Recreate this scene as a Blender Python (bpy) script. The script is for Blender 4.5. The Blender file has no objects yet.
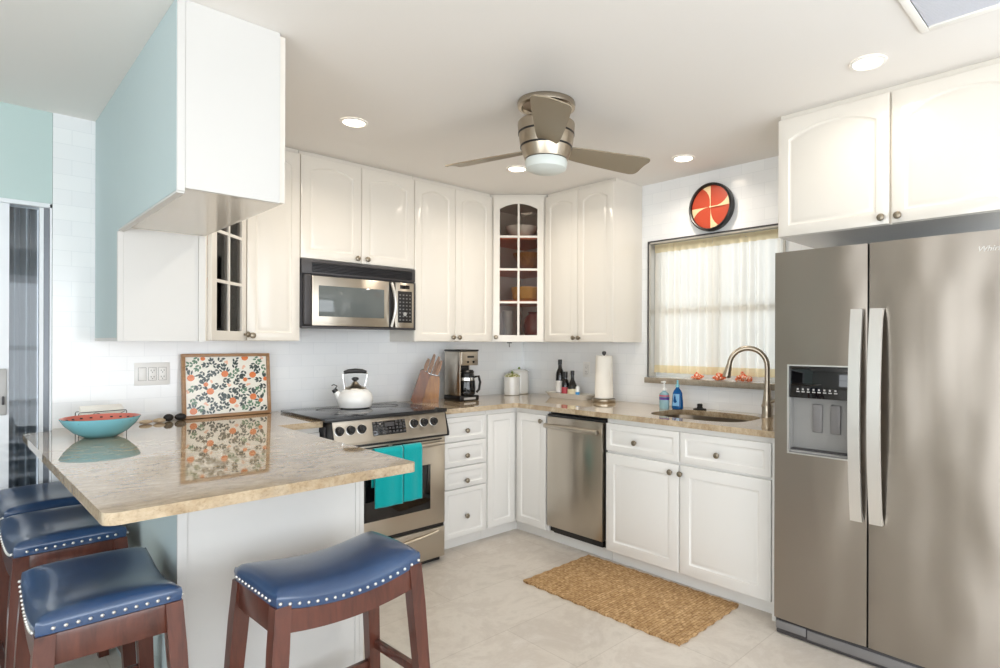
import bpy, bmesh, math, random
from math import pi, sin, cos, radians
from mathutils import Vector, Matrix, geometry

random.seed(7)
SC = bpy.context.scene
COL = SC.collection

# ------------------------------------------------------------------ camera
CX, CY, CZ, YAW, FPX, X0, Y0, ROLL = -3.4501, -3.8547, 1.3732, .8004, 592.6, 564.9, 342.4, .0032
cam = bpy.data.cameras.new('camera')
cam.sensor_width = 36
cam.lens = 36 * FPX / 1000
cam.shift_x = (500 - X0) / 1000
cam.shift_y = (Y0 - 334) / 1000
cam.clip_start = .05
cam.clip_end = 200
cam_o = bpy.data.objects.new('camera', cam)
COL.objects.link(cam_o)
F_ = Vector((sin(YAW), cos(YAW), 0)); R_ = Vector((cos(YAW), -sin(YAW), 0)); U_ = Vector((0, 0, 1))
rx = R_ * cos(ROLL) + U_ * sin(ROLL); ry = U_ * cos(ROLL) - R_ * sin(ROLL)
m = Matrix((rx, ry, -F_)).transposed().to_4x4()
m.translation = (CX, CY, CZ)
cam_o.matrix_world = m
SC.camera = cam_o

# ------------------------------------------------------------------ world, exposure, daylight
SC.view_settings.view_transform = 'Standard'
SC.view_settings.look = 'None'
SC.view_settings.gamma = 1
SC.view_settings.use_curve_mapping = False
SC.view_settings.exposure = -0.24
SC.cycles.use_denoising = True
SC.cycles.max_bounces = 10
SC.cycles.diffuse_bounces = 6
SC.cycles.glossy_bounces = 5
SC.cycles.transparent_max_bounces = 10
SC.cycles.sample_clamp_indirect = 6
SC.cycles.caustics_reflective = False
SC.cycles.caustics_refractive = False
world = bpy.data.worlds.new('daylight_sky')
world.use_nodes = True
bg = world.node_tree.nodes['Background']
bg.inputs[0].default_value = (.93, .965, 1, 1)
bg.inputs[1].default_value = 3.4
SC.world = world


def area(name, loc, rot, sx, sy, power, col):
    l = bpy.data.lights.new(name, 'AREA')
    l.shape = 'RECTANGLE'; l.size = sx; l.size_y = sy; l.energy = power; l.color = col
    o = bpy.data.objects.new(name, l); COL.objects.link(o)
    o.location = loc; o.rotation_euler = rot
    return o


# daylight that comes in through the two big living-room windows (one in wall_left, one in wall_front)
area('window_daylight_left', (-6.44, -3.98, 1.3), (0, -pi / 2 - .4, 0), 1.8, 3.1, 52, (.88, .95, 1))
area('window_daylight_front', (-3.2, -5.96, 1.3), (pi / 2 + .45, 0, 0), 5.2, 1.8, 108, (.86, .93, 1))
# recessed ceiling lamps (position, watts)
LAMPS = [(-2.025, -.96), (-.904, -3.07), (-.356, -1.854), (-.911, -.953)]
LAMP_W = [5.5, 1.5, 4.5, 5.5]


# ------------------------------------------------------------------ materials
def lin(c):
    return tuple((v / 255 / 12.92 if v / 255 <= .04045 else ((v / 255 + .055) / 1.055) ** 2.4) for v in c) + (1,)


def mat(name, col, rough=.5, metal=0, spec=.5, coat=0, trans=0, ior=1.5, emis=None, es=0, alpha=1, sheen=0, aniso=0):
    m = bpy.data.materials.new(name); m.use_nodes = True
    b = m.node_tree.nodes['Principled BSDF']
    b.inputs['Base Color'].default_value = lin(col)
    b.inputs['Roughness'].default_value = rough
    b.inputs['Metallic'].default_value = metal
    b.inputs['Specular IOR Level'].default_value = spec
    b.inputs['Coat Weight'].default_value = coat
    b.inputs['Coat Roughness'].default_value = .08
    b.inputs['Transmission Weight'].default_value = trans
    b.inputs['IOR'].default_value = ior
    b.inputs['Alpha'].default_value = alpha
    b.inputs['Sheen Weight'].default_value = sheen
    b.inputs['Anisotropic'].default_value = aniso
    if emis:
        b.inputs['Emission Color'].default_value = lin(emis)
        b.inputs['Emission Strength'].default_value = es
    return m


def nd(m, t, **kw):
    n = m.node_tree.nodes.new(t)
    for k, v in kw.items():
        setattr(n, k, v)
    return n


def lk(m, a, b):
    m.node_tree.links.new(a, b)


def bsdf(m):
    return m.node_tree.nodes['Principled BSDF']


def coords(m, scale=(1, 1, 1), rot=(0, 0, 0), which='Object', loc=(0, 0, 0)):
    t = nd(m, 'ShaderNodeTexCoord'); mp = nd(m, 'ShaderNodeMapping')
    mp.inputs['Scale'].default_value = scale; mp.inputs['Rotation'].default_value = rot
    mp.inputs['Location'].default_value = loc
    lk(m, t.outputs[which], mp.inputs['Vector'])
    return mp.outputs['Vector']


def noise(m, vec, scale, detail=4, rough=.5, dist=0):
    n = nd(m, 'ShaderNodeTexNoise')
    n.inputs['Scale'].default_value = scale; n.inputs['Detail'].default_value = detail
    n.inputs['Roughness'].default_value = rough; n.inputs['Distortion'].default_value = dist
    lk(m, vec, n.inputs['Vector'])
    return n.outputs['Fac']


def ramp(m, fac, stops):
    r = nd(m, 'ShaderNodeValToRGB')
    e = r.color_ramp.elements
    while len(e) < len(stops):
        e.new(.5)
    for i, (p, c) in enumerate(stops):
        e[i].position = p; e[i].color = lin(c)
    lk(m, fac, r.inputs['Fac'])
    return r.outputs['Color']


def bump(m, h, strength=.2, dist=.01):
    b = nd(m, 'ShaderNodeBump')
    b.inputs['Strength'].default_value = strength; b.inputs['Distance'].default_value = dist
    lk(m, h, b.inputs['Height'])
    lk(m, b.outputs['Normal'], bsdf(m).inputs['Normal'])


def mixc(m, fac, a, b, mode='MIX'):
    x = nd(m, 'ShaderNodeMix', data_type='RGBA', blend_type=mode)
    for s, v in ((x.inputs['Factor'], fac), (x.inputs['A'], a), (x.inputs['B'], b)):
        if hasattr(v, 'is_linked'):
            lk(m, v, s)
        elif isinstance(v, (int, float)):
            s.default_value = v
        else:
            s.default_value = lin(v)
    return x.outputs['Result']


M = {}
M['cab'] = mat('white_cabinet_paint', (228, 223, 214), .15, spec=.45)
M['cab_base'] = mat('white_base_cabinet_paint', (228, 227, 224), .2, spec=.45)
M['panel'] = mat('white_panel_laminate', (210, 209, 206), .4)
M['ceiling'] = mat('ceiling_paint', (236, 233, 229), .8, spec=.2)
M['teal'] = mat('pale_aqua_paint', (190, 206, 208), .6, spec=.3)
M['aqua_wall'] = mat('aqua_wall_paint', (194, 213, 211), .7, spec=.2)
M['white_wall'] = mat('white_wall_paint', (232, 232, 228), .7, spec=.2)
M['brown'] = mat('brown_wood_lining', (226, 134, 94), .5)
M['steel'] = mat('brushed_stainless_steel', (196, 188, 176), .3, metal=1, aniso=.8)
M['fridge_steel'] = mat('satin_stainless_steel', (168, 160, 151), .34, metal=1, aniso=.85)
M['steel_bright'] = mat('bright_satin_metal', (226, 224, 220), .3, metal=.9)
M['nickel'] = mat('brushed_nickel', (176, 165, 149), .28, metal=1)
M['knob'] = mat('aged_pewter', (150, 140, 124), .35, metal=1)
M['chrome'] = mat('chrome', (225, 225, 225), .08, metal=1)
M['black'] = mat('black_plastic', (22, 21, 22), .35)
M['black_gloss'] = mat('black_glass', (13, 13, 15), .05, spec=.6)
M['cooktop'] = mat('black_ceramic_glass', (30, 30, 33), .12, spec=.7)
M['dark'] = mat('dark_grey_plastic', (62, 60, 62), .45)
M['grey'] = mat('grey_plastic', (120, 118, 118), .4)
M['lightgrey'] = mat('light_grey_plastic', (176, 175, 173), .35)
M['white'] = mat('white_plastic', (240, 240, 238), .3)
M['enamel'] = mat('white_enamel', (243, 243, 241), .1, coat=.5)
M['ceramic'] = mat('white_ceramic', (238, 236, 230), .2, coat=.3)
M['door_frame'] = mat('white_aluminium', (232, 236, 240), .4)
M['dark_frame'] = mat('grey_aluminium', (120, 124, 130), .4, metal=.5)
M['winframe'] = mat('grey_metal_edge', (200, 197, 190), .4, metal=.5)
M['orange'] = mat('orange_lacquer', (180, 70, 46), .35)
M['orange_print'] = mat('orange_print', (226, 118, 36), .25, coat=.3)
M['peach_print'] = mat('peach_print', (240, 190, 160), .25, coat=.3)
M['leaf_print'] = mat('dark_green_print', (28, 50, 44), .25, coat=.3)
M['leaf2_print'] = mat('sage_print', (84, 122, 90), .25, coat=.3)
M['cream_print'] = mat('cream_print', (246, 242, 230), .25, coat=.3)
M['cream'] = mat('cream_lacquer', (222, 200, 158), .35)
M['coral'] = mat('coral_glaze', (222, 128, 112), .25, coat=.3)
M['aqua'] = mat('aqua_glaze', (124, 192, 208), .25, coat=.3)
M['towel'] = mat('teal_terry', (0, 166, 170), .95, spec=.1, sheen=.4)
M['paper'] = mat('white_paper', (243, 240, 232), .9, spec=.1)
M['beige_stone'] = mat('beige_pebble', (205, 184, 154), .6)
M['black_stone'] = mat('black_pebble', (26, 25, 27), .5)
M['bottle_dark'] = mat('dark_bottle_glass', (18, 14, 12), .08, spec=.6)
M['lab_red'] = mat('red_label', (176, 62, 74), .5)
M['lab_cream'] = mat('cream_label', (222, 210, 178), .5)
M['lab_blue'] = mat('blue_wrap', (52, 150, 214), .4)
M['lab_white'] = mat('white_label', (232, 230, 226), .5)
M['lab_purple'] = mat('purple_label', (88, 62, 140), .5)
M['lab_pink'] = mat('pink_label', (214, 70, 110), .5)
M['lab_sky'] = mat('sky_blue_label', (132, 186, 226), .4)
M['gel'] = mat('clear_aqua_gel', (182, 228, 242), .1, trans=.55, ior=1.35)
M['dishsoap'] = mat('blue_dish_soap', (10, 96, 168), .08, trans=.35, ior=1.35)
M['glass'] = mat('clear_glass', (255, 255, 255), .02, trans=1, ior=1.45)
M['rubber'] = mat('black_rubber', (14, 14, 14), .6)
M['green_print'] = mat('green_glaze', (120, 140, 60), .3)
M['lidglaze'] = mat('green_speckled_glaze', (214, 208, 150), .3)
lk(M['lidglaze'], ramp(M['lidglaze'], noise(M['lidglaze'], coords(M['lidglaze']), 60, 2), [(.42, (232, 226, 196)), (.55, (170, 168, 70)), (.62, (110, 120, 50))]), bsdf(M['lidglaze']).inputs['Base Color'])
M['basket'] = mat('golden_wicker', (196, 150, 70), .6)
M['redglass'] = mat('dark_red_glass', (150, 62, 54), .1, trans=.3)
M['bronze'] = mat('antique_bronze', (110, 88, 66), .35, metal=.8)
M['vent_dark'] = mat('vent_grey', (226, 228, 236), .6)
M['hem'] = mat('curtain_hem', (238, 218, 176), .9, spec=.1)
M['lamp'] = mat('lamp_lens', (255, 244, 228), .4, emis=(255, 238, 214), es=14)
M['frost'] = mat('frosted_glass', (214, 220, 216), .35, spec=.4)
M['lens_white'] = mat('white_trim_ring', (245, 243, 238), .4)

# thin clear pane: mostly see-through, a little mirror
def pane(name, tint, refl):
    m = bpy.data.materials.new(name); m.use_nodes = True
    nt = m.node_tree; nt.nodes.clear()
    out = nd(m, 'ShaderNodeOutputMaterial'); mx = nd(m, 'ShaderNodeMixShader')
    tr = nd(m, 'ShaderNodeBsdfTransparent'); gl = nd(m, 'ShaderNodeBsdfGlossy')
    tr.inputs['Color'].default_value = lin(tint); gl.inputs['Roughness'].default_value = .03
    fr = nd(m, 'ShaderNodeFresnel'); fr.inputs['IOR'].default_value = refl
    lk(m, fr.outputs[0], mx.inputs[0]); lk(m, tr.outputs[0], mx.inputs[1]); lk(m, gl.outputs[0], mx.inputs[2])
    lk(m, mx.outputs[0], out.inputs['Surface'])
    return m


M['pane'] = pane('window_pane', (240, 244, 246), 1.5)
M['cabpane'] = pane('cabinet_pane', (238, 234, 230), 1.28)


def sheer(name, col, amount, w_tr, sc=(1, 1, 1)):
    m = bpy.data.materials.new(name); m.use_nodes = True
    nt = m.node_tree; nt.nodes.clear()
    out = nd(m, 'ShaderNodeOutputMaterial')
    d = nd(m, 'ShaderNodeBsdfDiffuse'); t = nd(m, 'ShaderNodeBsdfTranslucent'); tr = nd(m, 'ShaderNodeBsdfTransparent')
    for s in (d, t):
        s.inputs['Color'].default_value = lin(col)
    a = nd(m, 'ShaderNodeMixShader'); b = nd(m, 'ShaderNodeMixShader')
    a.inputs[0].default_value = amount; b.inputs[0].default_value = w_tr
    lk(m, d.outputs[0], a.inputs[1]); lk(m, t.outputs[0], a.inputs[2])
    lk(m, a.outputs[0], b.inputs[1]); lk(m, tr.outputs[0], b.inputs[2])
    lk(m, b.outputs[0], out.inputs['Surface'])
    return m


M['curtain'] = sheer('sheer_cream_fabric', (253, 248, 238), .62, .07)
M['hemcloth'] = sheer('doubled_cream_fabric', (246, 230, 192), .5, .02)
M['greycloth'] = mat('grey_pleated_fabric', (176, 180, 186), .8, spec=.2)

# steel: soft vertical waviness
def wavy(m, s=(2.2, 2.2, .6), st=.05):
    v = coords(m, s)
    bump(m, noise(m, v, 2.0, 2, .4), st, .06)


for k in ('steel', 'fridge_steel'):
    tg = nd(M[k], 'ShaderNodeTangent', direction_type='RADIAL', axis='Z')
    lk(M[k], tg.outputs[0], bsdf(M[k]).inputs['Tangent'])
    bsdf(M[k]).inputs['Anisotropic Rotation'].default_value = .25
wavy(M['steel'], st=.10)
wavy(M['fridge_steel'], (1, 6, .5), .8)
# ceiling: faint mottling
bump(M['ceiling'], noise(M['ceiling'], coords(M['ceiling']), 60, 3), .06, .004)

# granite
def granite(name, base, light, darkc, scale=1.0):
    m = mat(name, base, .07, spec=.6)
    v = coords(m, (1.0 * scale, 1.7 * scale, 1.2 * scale), rot=(0, 0, .5))
    n1 = noise(m, v, 3.2, 8, .62, 1.2)
    n2 = noise(m, v, 22, 6, .65, .4)
    n3 = noise(m, v, 95, 3, .6)
    c1 = ramp(m, n1, [(.28, darkc), (.42, base), (.6, light), (.78, base)])
    c2 = ramp(m, n2, [(.3, darkc), (.48, base), (.7, light)])
    c3 = ramp(m, n3, [(.32, darkc), (.5, light)])
    lk(m, mixc(m, .2, mixc(m, .5, c1, c2), c3), bsdf(m).inputs['Base Color'])
    return m


M['granite'] = granite('beige_granite', (160, 136, 104), (206, 190, 164), (96, 74, 52))
bsdf(M['granite']).inputs['Roughness'].default_value = .035
bsdf(M['granite']).inputs['Coat Weight'].default_value = .35
bsdf(M['granite']).inputs['Coat Roughness'].default_value = .02
M['sillstone'] = granite('grey_beige_sill_stone', (148, 138, 122), (170, 160, 144), (112, 102, 88))

# floor tiles
m = M['floor'] = mat('beige_floor_tile', (208, 203, 196), .32, spec=.45)
v = coords(m, rot=(0, 0, 0), loc=(.23, .31, 0))
br = nd(m, 'ShaderNodeTexBrick')
br.inputs['Scale'].default_value = 1; br.inputs['Brick Width'].default_value = .92; br.inputs['Row Height'].default_value = .46
br.inputs['Mortar Size'].default_value = .0025; br.inputs['Mortar Smooth'].default_value = .1
for k, c in (('Color1', (226, 221, 215)), ('Color2', (221, 216, 210)), ('Mortar', (208, 202, 195))):
    br.inputs[k].default_value = lin(c)
lk(m, v, br.inputs['Vector'])
nf = ramp(m, noise(m, coords(m), 3.4, 10, .7, .35), [(.28, (206, 200, 192)), (.45, (238, 234, 228)), (.55, (222, 216, 209)), (.75, (252, 251, 249))])
lk(m, mixc(m, .85, br.outputs['Color'], nf, 'MULTIPLY'), bsdf(m).inputs['Base Color'])
bump(m, br.outputs['Fac'], -.12, .004)

# subway tile
def subway(name, rot):
    m = mat(name, (236, 237, 236), .12, spec=.5)
    t = nd(m, 'ShaderNodeTexCoord'); sep = nd(m, 'ShaderNodeSeparateXYZ'); cmb = nd(m, 'ShaderNodeCombineXYZ')
    lk(m, t.outputs['Object'], sep.inputs[0])
    lk(m, sep.outputs['X' if rot else 'Y'], cmb.inputs['X']); lk(m, sep.outputs['Z'], cmb.inputs['Y'])
    br = nd(m, 'ShaderNodeTexBrick')
    br.inputs['Scale'].default_value = 1; br.inputs['Brick Width'].default_value = .152; br.inputs['Row Height'].default_value = .076
    br.inputs['Mortar Size'].default_value = .0016; br.inputs['Mortar Smooth'].default_value = .4
    for k, c in (('Color1', (246, 248, 249)), ('Color2', (242, 244, 246)), ('Mortar', (234, 237, 239))):
        br.inputs[k].default_value = lin(c)
    lk(m, cmb.outputs[0], br.inputs['Vector'])
    lk(m, br.outputs['Color'], bsdf(m).inputs['Base Color'])
    bump(m, br.outputs['Fac'], -.35, .002)
    return m


M['tile_a'] = subway('white_subway_tile_back', True)
M['tile_b'] = subway('white_subway_tile_side', False)

# woods
def wood(name, a, b, rough=.35, scale=(14, 1.5, 1.5), coat=.2):
    m = mat(name, a, rough, coat=coat)
    n = noise(m, coords(m, scale), 3.0, 6, .6, .8)
    lk(m, ramp(m, n, [(.3, b), (.65, a)]), bsdf(m).inputs['Base Color'])
    return m


M['stoolwood'] = wood('dark_cherry_wood', (98, 54, 42), (68, 36, 28), .3, (10, 10, 1.5))
M['blockwood'] = wood('honey_wood', (152, 104, 50), (112, 72, 32), .4, (12, 12, 2))
M['darkblock'] = wood('walnut_brown_wood', (122, 74, 42), (92, 54, 30), .4, (12, 12, 2))
M['handlewood'] = wood('knife_handle_wood', (146, 102, 58), (104, 68, 38), .45, (20, 20, 4))
M['traywood'] = wood('light_brown_wood', (178, 138, 98), (150, 110, 72), .5, (4, 4, 20))
# leather
m = M['leather'] = mat('navy_leather', (30, 62, 110), .3, spec=.6, coat=.5)
bump(m, noise(m, coords(m), 180, 3), .08, .002)
lk(m, ramp(m, noise(m, coords(m), 5, 4), [(.3, (27, 52, 88)), (.7, (42, 72, 110))]), bsdf(m).inputs['Base Color'])
# jute
m = M['jute'] = mat('woven_jute', (190, 148, 98), .95, spec=.1)
v = coords(m, (1, 1, 1))
wv = nd(m, 'ShaderNodeTexBrick')
wv.inputs['Scale'].default_value = 1; wv.inputs['Brick Width'].default_value = .034; wv.inputs['Row Height'].default_value = .017
wv.inputs['Mortar Size'].default_value = .0022; wv.inputs['Mortar Smooth'].default_value = 1
for k, c in (('Color1', (212, 182, 142)), ('Color2', (186, 154, 114)), ('Mortar', (146, 114, 78))):
    wv.inputs[k].default_value = lin(c)
lk(m, v, wv.inputs['Vector'])
jn = ramp(m, noise(m, v, 60, 4), [(.3, (170, 150, 130)), (.7, (255, 250, 240))])
lk(m, mixc(m, .7, wv.outputs['Color'], jn, 'MULTIPLY'), bsdf(m).inputs['Base Color'])
bump(m, wv.outputs['Fac'], -.9, .006)
# terry
bump(M['towel'], noise(M['towel'], coords(M['towel']), 260, 3), .6, .004)
# mottled ornament
m = M['mottle'] = mat('mottled_orange', (232, 96, 48), .35, coat=.2)
lk(m, ramp(m, noise(m, coords(m), 90, 3), [(.4, (226, 92, 40)), (.52, (236, 120, 66)), (.6, (250, 226, 206))]), bsdf(m).inputs['Base Color'])
# fan blade
M['blade'] = mat('satin_taupe_blade', (150, 138, 118), .4, metal=.35)


# ------------------------------------------------------------------ mesh helpers
class MB:
    def __init__(self):
        self.bm = bmesh.new(); self.mi = 0

    def _tag(self, faces):
        for f in faces:
            f.material_index = self.mi

    def box(self, a, b, bev=0, seg=2):
        x0, x1 = sorted((a[0], b[0])); y0, y1 = sorted((a[1], b[1])); z0, z1 = sorted((a[2], b[2]))
        bm = self.bm
        vs = [bm.verts.new(p) for p in ((x0, y0, z0), (x1, y0, z0), (x1, y1, z0), (x0, y1, z0), (x0, y0, z1), (x1, y0, z1), (x1, y1, z1), (x0, y1, z1))]
        fs = [bm.faces.new([vs[i] for i in q]) for q in ((3, 2, 1, 0), (4, 5, 6, 7), (0, 1, 5, 4), (1, 2, 6, 5), (2, 3, 7, 6), (3, 0, 4, 7))]
        self._tag(fs)
        if bev:
            es = list({e for f in fs for e in f.edges})
            bev = min(bev, .49 * min(x1 - x0, y1 - y0, z1 - z0))
            r = bmesh.ops.bevel(bm, geom=es, offset=bev, segments=seg, affect='EDGES', profile=.5, clamp_overlap=True)
            self._tag(r['faces'])
        return self

    def ring(self, pts):
        return [self.bm.verts.new(p) for p in pts]

    def bridge(self, a, b, closed=True):
        n = len(a); fs = []
        for i in range(n if closed else n - 1):
            j = (i + 1) % n
            try:
                fs.append(self.bm.faces.new((a[i], a[j], b[j], b[i])))
            except ValueError:
                pass
        self._tag(fs); return fs

    def cap(self, a):
        try:
            self._tag([self.bm.faces.new(a)])
        except ValueError:
            pass

    def lathe(self, prof, n=32, c=(0, 0, 0), axis='z', cap0=True, cap1=True, sx=1, sy=1):
        rings = []
        for r, z in prof:
            pts = []
            for i in range(n):
                t = 2 * pi * i / n
                x, y = r * cos(t) * sx, r * sin(t) * sy
                p = {'z': (x, y, z), 'y': (x, z, y), 'x': (z, x, y)}[axis]
                pts.append((p[0] + c[0], p[1] + c[1], p[2] + c[2]))
            rings.append(self.ring(pts))
        for a, b in zip(rings, rings[1:]):
            self.bridge(a, b)
        if cap0:
            self.cap(rings[0])
        if cap1:
            self.cap(rings[-1])
        return self

    def cyl(self, p, q, r0, r1=None, n=16):
        return self.tube([p, q], [r0, r1 if r1 is not None else r0], n)

    def tube(self, pts, r, n=10, closed=False, flat=None):
        pts = [Vector(p) for p in pts]
        rs = r if isinstance(r, (list, tuple)) else [r] * len(pts)
        rings = []; prev = None
        for i, p in enumerate(pts):
            if closed:
                d = pts[(i + 1) % len(pts)] - pts[i - 1]
            else:
                d = pts[min(i + 1, len(pts) - 1)] - pts[max(i - 1, 0)]
            d.normalize()
            if prev is None:
                u = d.orthogonal().normalized() if flat is None else (Vector(flat) - d * Vector(flat).dot(d)).normalized()
            else:
                u = (prev - d * prev.dot(d)).normalized()
            prev = u; w = d.cross(u)
            rings.append(self.ring([p + (u * cos(2 * pi * k / n) + w * sin(2 * pi * k / n)) * rs[i] for k in range(n)]))
        for a, b in zip(rings, rings[1:]):
            self.bridge(a, b)
        if closed:
            self.bridge(rings[-1], rings[0])
        else:
            self.cap(rings[0]); self.cap(rings[-1])
        return self

    def prism(self, poly, z0, z1, axis='z', holes=()):
        """extrude a 2D polygon (optionally with holes) between two levels along an axis"""
        def P(p, z):
            return {'z': (p[0], p[1], z), 'y': (p[0], z, p[1]), 'x': (z, p[0], p[1])}[axis]
        loops = [poly] + list(holes)
        tris = geometry.tessellate_polygon([[Vector((p[0], p[1], 0)) for p in l] for l in loops])
        flat = [p for l in loops for p in l]
        a = [self.bm.verts.new(P(p, z0)) for p in flat]; b = [self.bm.verts.new(P(p, z1)) for p in flat]
        fs = []
        for t in tris:
            for vv in (a, b):
                try:
                    fs.append(self.bm.faces.new([vv[i] for i in t]))
                except ValueError:
                    pass
        self._tag(fs)
        o = 0
        for l in loops:
            n = len(l)
            self.bridge(a[o:o + n], b[o:o + n]); o += n
        return self

    def sheet(self, fn, nu, nv, thick=0, closed=False):
        g = [[self.bm.verts.new(fn(i / nu, j / nv)) for j in range(nv + 1)] for i in range(nu + 1)]
        for i in range(nu):
            self.bridge(g[i], g[i + 1], False)
        return self

    def sphere(self, c, r, n=16, m=10, s=(1, 1, 1)):
        prof = [(max(r * sin(pi * k / m), 1e-4) , -r * cos(pi * k / m)) for k in range(m + 1)]
        rings = []
        for q, z in prof:
            rings.append(self.ring([(c[0] + q * cos(2 * pi * i / n) * s[0], c[1] + q * sin(2 * pi * i / n) * s[1], c[2] + z * s[2]) for i in range(n)]))
        for a, b in zip(rings, rings[1:]):
            self.bridge(a, b)
        self.cap(rings[0]); self.cap(rings[-1])
        return self

    def raised(self, x0, z0, w, h, t=.02, stile=.055, arch=0, y=0, depth=.006):
        """raised-panel front facing -y, its back at y, its face at y - t"""
        K = 12 if arch else 1
        yf = y - t

        def outline(d, yy):
            xa, xb = x0 + stile + d, x0 + w - stile - d
            za, zt = z0 + stile + d, z0 + h - stile - d - arch
            pts = [(xa, yy, za), (xb, yy, za)]
            for k in range(K + 1):
                s = 1 - 2 * k / K
                pts.append((xa + (xb - xa) * (s + 1) / 2, yy, zt + arch * (1 - s * s)))
            return pts

        def outer(yy, i=0):
            pts = [(x0 + i, yy, z0 + i), (x0 + w - i, yy, z0 + i)]
            for k in range(K + 1):
                pts.append((x0 + i + (w - 2 * i) * (1 - k / K), yy, z0 + h - i))
            return pts
        r = [outer(y), outer(yf + .004), outer(yf + .0012, .0012), outer(yf, .004)]
        r += [outline(0, yf), outline(.004, yf + depth * .8), outline(.007, yf + depth), outline(.013, yf + depth), outline(.016, yf + depth * .8), outline(.034, yf + .0012)]
        rings = [self.ring(p) for p in r]
        for a, b in zip(rings, rings[1:]):
            self.bridge(a, b)
        self.cap(rings[0]); self.cap(rings[-1])
        return self

    def frame(self, x0, z0, w, h, t=.02, stile=.055, arch=0, y=0, cols=2, rows=4, bar=.016):
        """glazed door frame with muntin bars, facing -y"""
        K = 12; yf = y - t
        xa, xb, za, zt = x0 + stile, x0 + w - stile, z0 + stile, z0 + h - stile - arch
        inn = [(xa, za), (xb, za)] + [(xa + (xb - xa) * (1 - k / K), zt + arch * (1 - (1 - 2 * k / K) ** 2)) for k in range(K + 1)]
        out = [(x0, z0), (x0 + w, z0)] + [(x0 + w * (1 - k / K), z0 + h) for k in range(K + 1)]
        A = self.ring([(p[0], yf, p[1]) for p in out]); B = self.ring([(p[0], yf, p[1]) for p in inn])
        C = self.ring([(p[0], y, p[1]) for p in inn]); D = self.ring([(p[0], y, p[1]) for p in out])
        for a, b in ((A, B), (B, C), (C, D), (D, A)):
            self.bridge(a, b)
        for c in range(1, cols):
            xc = xa + (xb - xa) * c / cols
            self.box((xc - bar / 2, yf + .003, za - .002), (xc + bar / 2, y - .004, zt + arch * .98))
        zh = zt + arch - za
        for q in range(1, rows):
            zc = za + zh * q / rows
            self.box((xa - .002, yf + .003, zc - bar / 2), (xb + .002, y - .004, zc + bar / 2))
        return self

    def done(self, name, mats, parent=None, loc=None, smooth=32, kind=None):
        bm = self.bm
        bmesh.ops.remove_doubles(bm, verts=bm.verts, dist=1e-6)
        bmesh.ops.recalc_face_normals(bm, faces=bm.faces)
        me = bpy.data.meshes.new(name)
        bm.to_mesh(me); bm.free()
        for q in (mats if isinstance(mats, (list, tuple)) else [mats]):
            me.materials.append(M[q] if isinstance(q, str) else q)
        if smooth:
            me.shade_smooth()
            me.set_sharp_from_angle(angle=radians(smooth))
        o = bpy.data.objects.new(name, me); COL.objects.link(o)
        if parent:
            o.parent = parent
        if loc:
            o.location = loc
        if kind:
            o['kind'] = kind
        return o


def tag(o, label, cat, group=None):
    o['label'] = label; o['category'] = cat
    if group:
        o['group'] = group
    return o


def thing(name, label, cat, loc=(0, 0, 0), rz=0, group=None):
    o = bpy.data.objects.new(name, None); COL.objects.link(o)
    o.empty_display_size = .1
    o.location = loc; o.rotation_euler = (0, 0, rz)
    return tag(o, label, cat, group)


def struct(mb, name, mats, smooth=32):
    return mb.done(name, mats, smooth=smooth, kind='structure')


def dup(root, loc, rz, label):
    r = root.copy(); COL.objects.link(r); r.location = loc; r.rotation_euler = (0, 0, rz); r['label'] = label
    for ch in list(root.children):
        c = ch.copy(); COL.objects.link(c); c.parent = r
        for g in list(ch.children):
            d = g.copy(); COL.objects.link(d); d.parent = c
    return r


RB = -pi / 2      # frame of things on wall_right: local x runs right along the wall, local y into the wall
H = 2.50          # ceiling
CT = .939         # counter top

# ------------------------------------------------------------------ room shell
XL, YF = -6.5, -6.0
struct(MB().box((XL - .15, YF - .15, -.1), (.15, .3, 0)), 'floor', 'floor', 0)
struct(MB().box((XL - .15, YF - .15, H), (.15, .3, H + .1)), 'ceiling', 'ceiling', 0)
struct(MB().box((-3.113, 0, 0), (.15, .15, H)), 'wall_back', 'tile_a', 0)
b = MB().box((XL, .006, 2.05), (-3.114, .15, H)).box((XL, .006, 0), (-5.05, .15, 2.05))
struct(b, 'wall_back_aqua', 'aqua_wall', 0)
WY0, WY1, WZ0, WZ1 = -2.34, -1.345, 1.13, 2.085
b = MB()
b.box((0, YF, 0), (.15, WY0, H)); b.box((0, WY1, 0), (.15, -.0005, H))
b.box((0, WY0, 0), (.15, WY1, WZ0)); b.box((0, WY0, WZ1), (.15, WY1, H))
struct(b, 'wall_right', 'tile_b', 0)


def holed_wall(axis, at, thick, a0, a1, h0, h1, o0, o1, name):
    b = MB()
    def bx(p0, p1, z0, z1):
        if axis == 'x':
            b.box((at, p0, z0), (at + thick, p1, z1))
        else:
            b.box((p0, at, z0), (p1, at + thick, z1))
    bx(a0, o0, h0, h1); bx(o1, a1, h0, h1); bx(o0, o1, h0, .35); bx(o0, o1, 2.25, h1)
    struct(b, name, 'white_wall', 0)


holed_wall('x', XL - .15, .15, YF, .0, 0, H, -5.6, -2.36, 'wall_left')
holed_wall('y', YF - .15, .15, XL, 0, 0, H, -5.8, -.6, 'wall_front')
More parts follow.
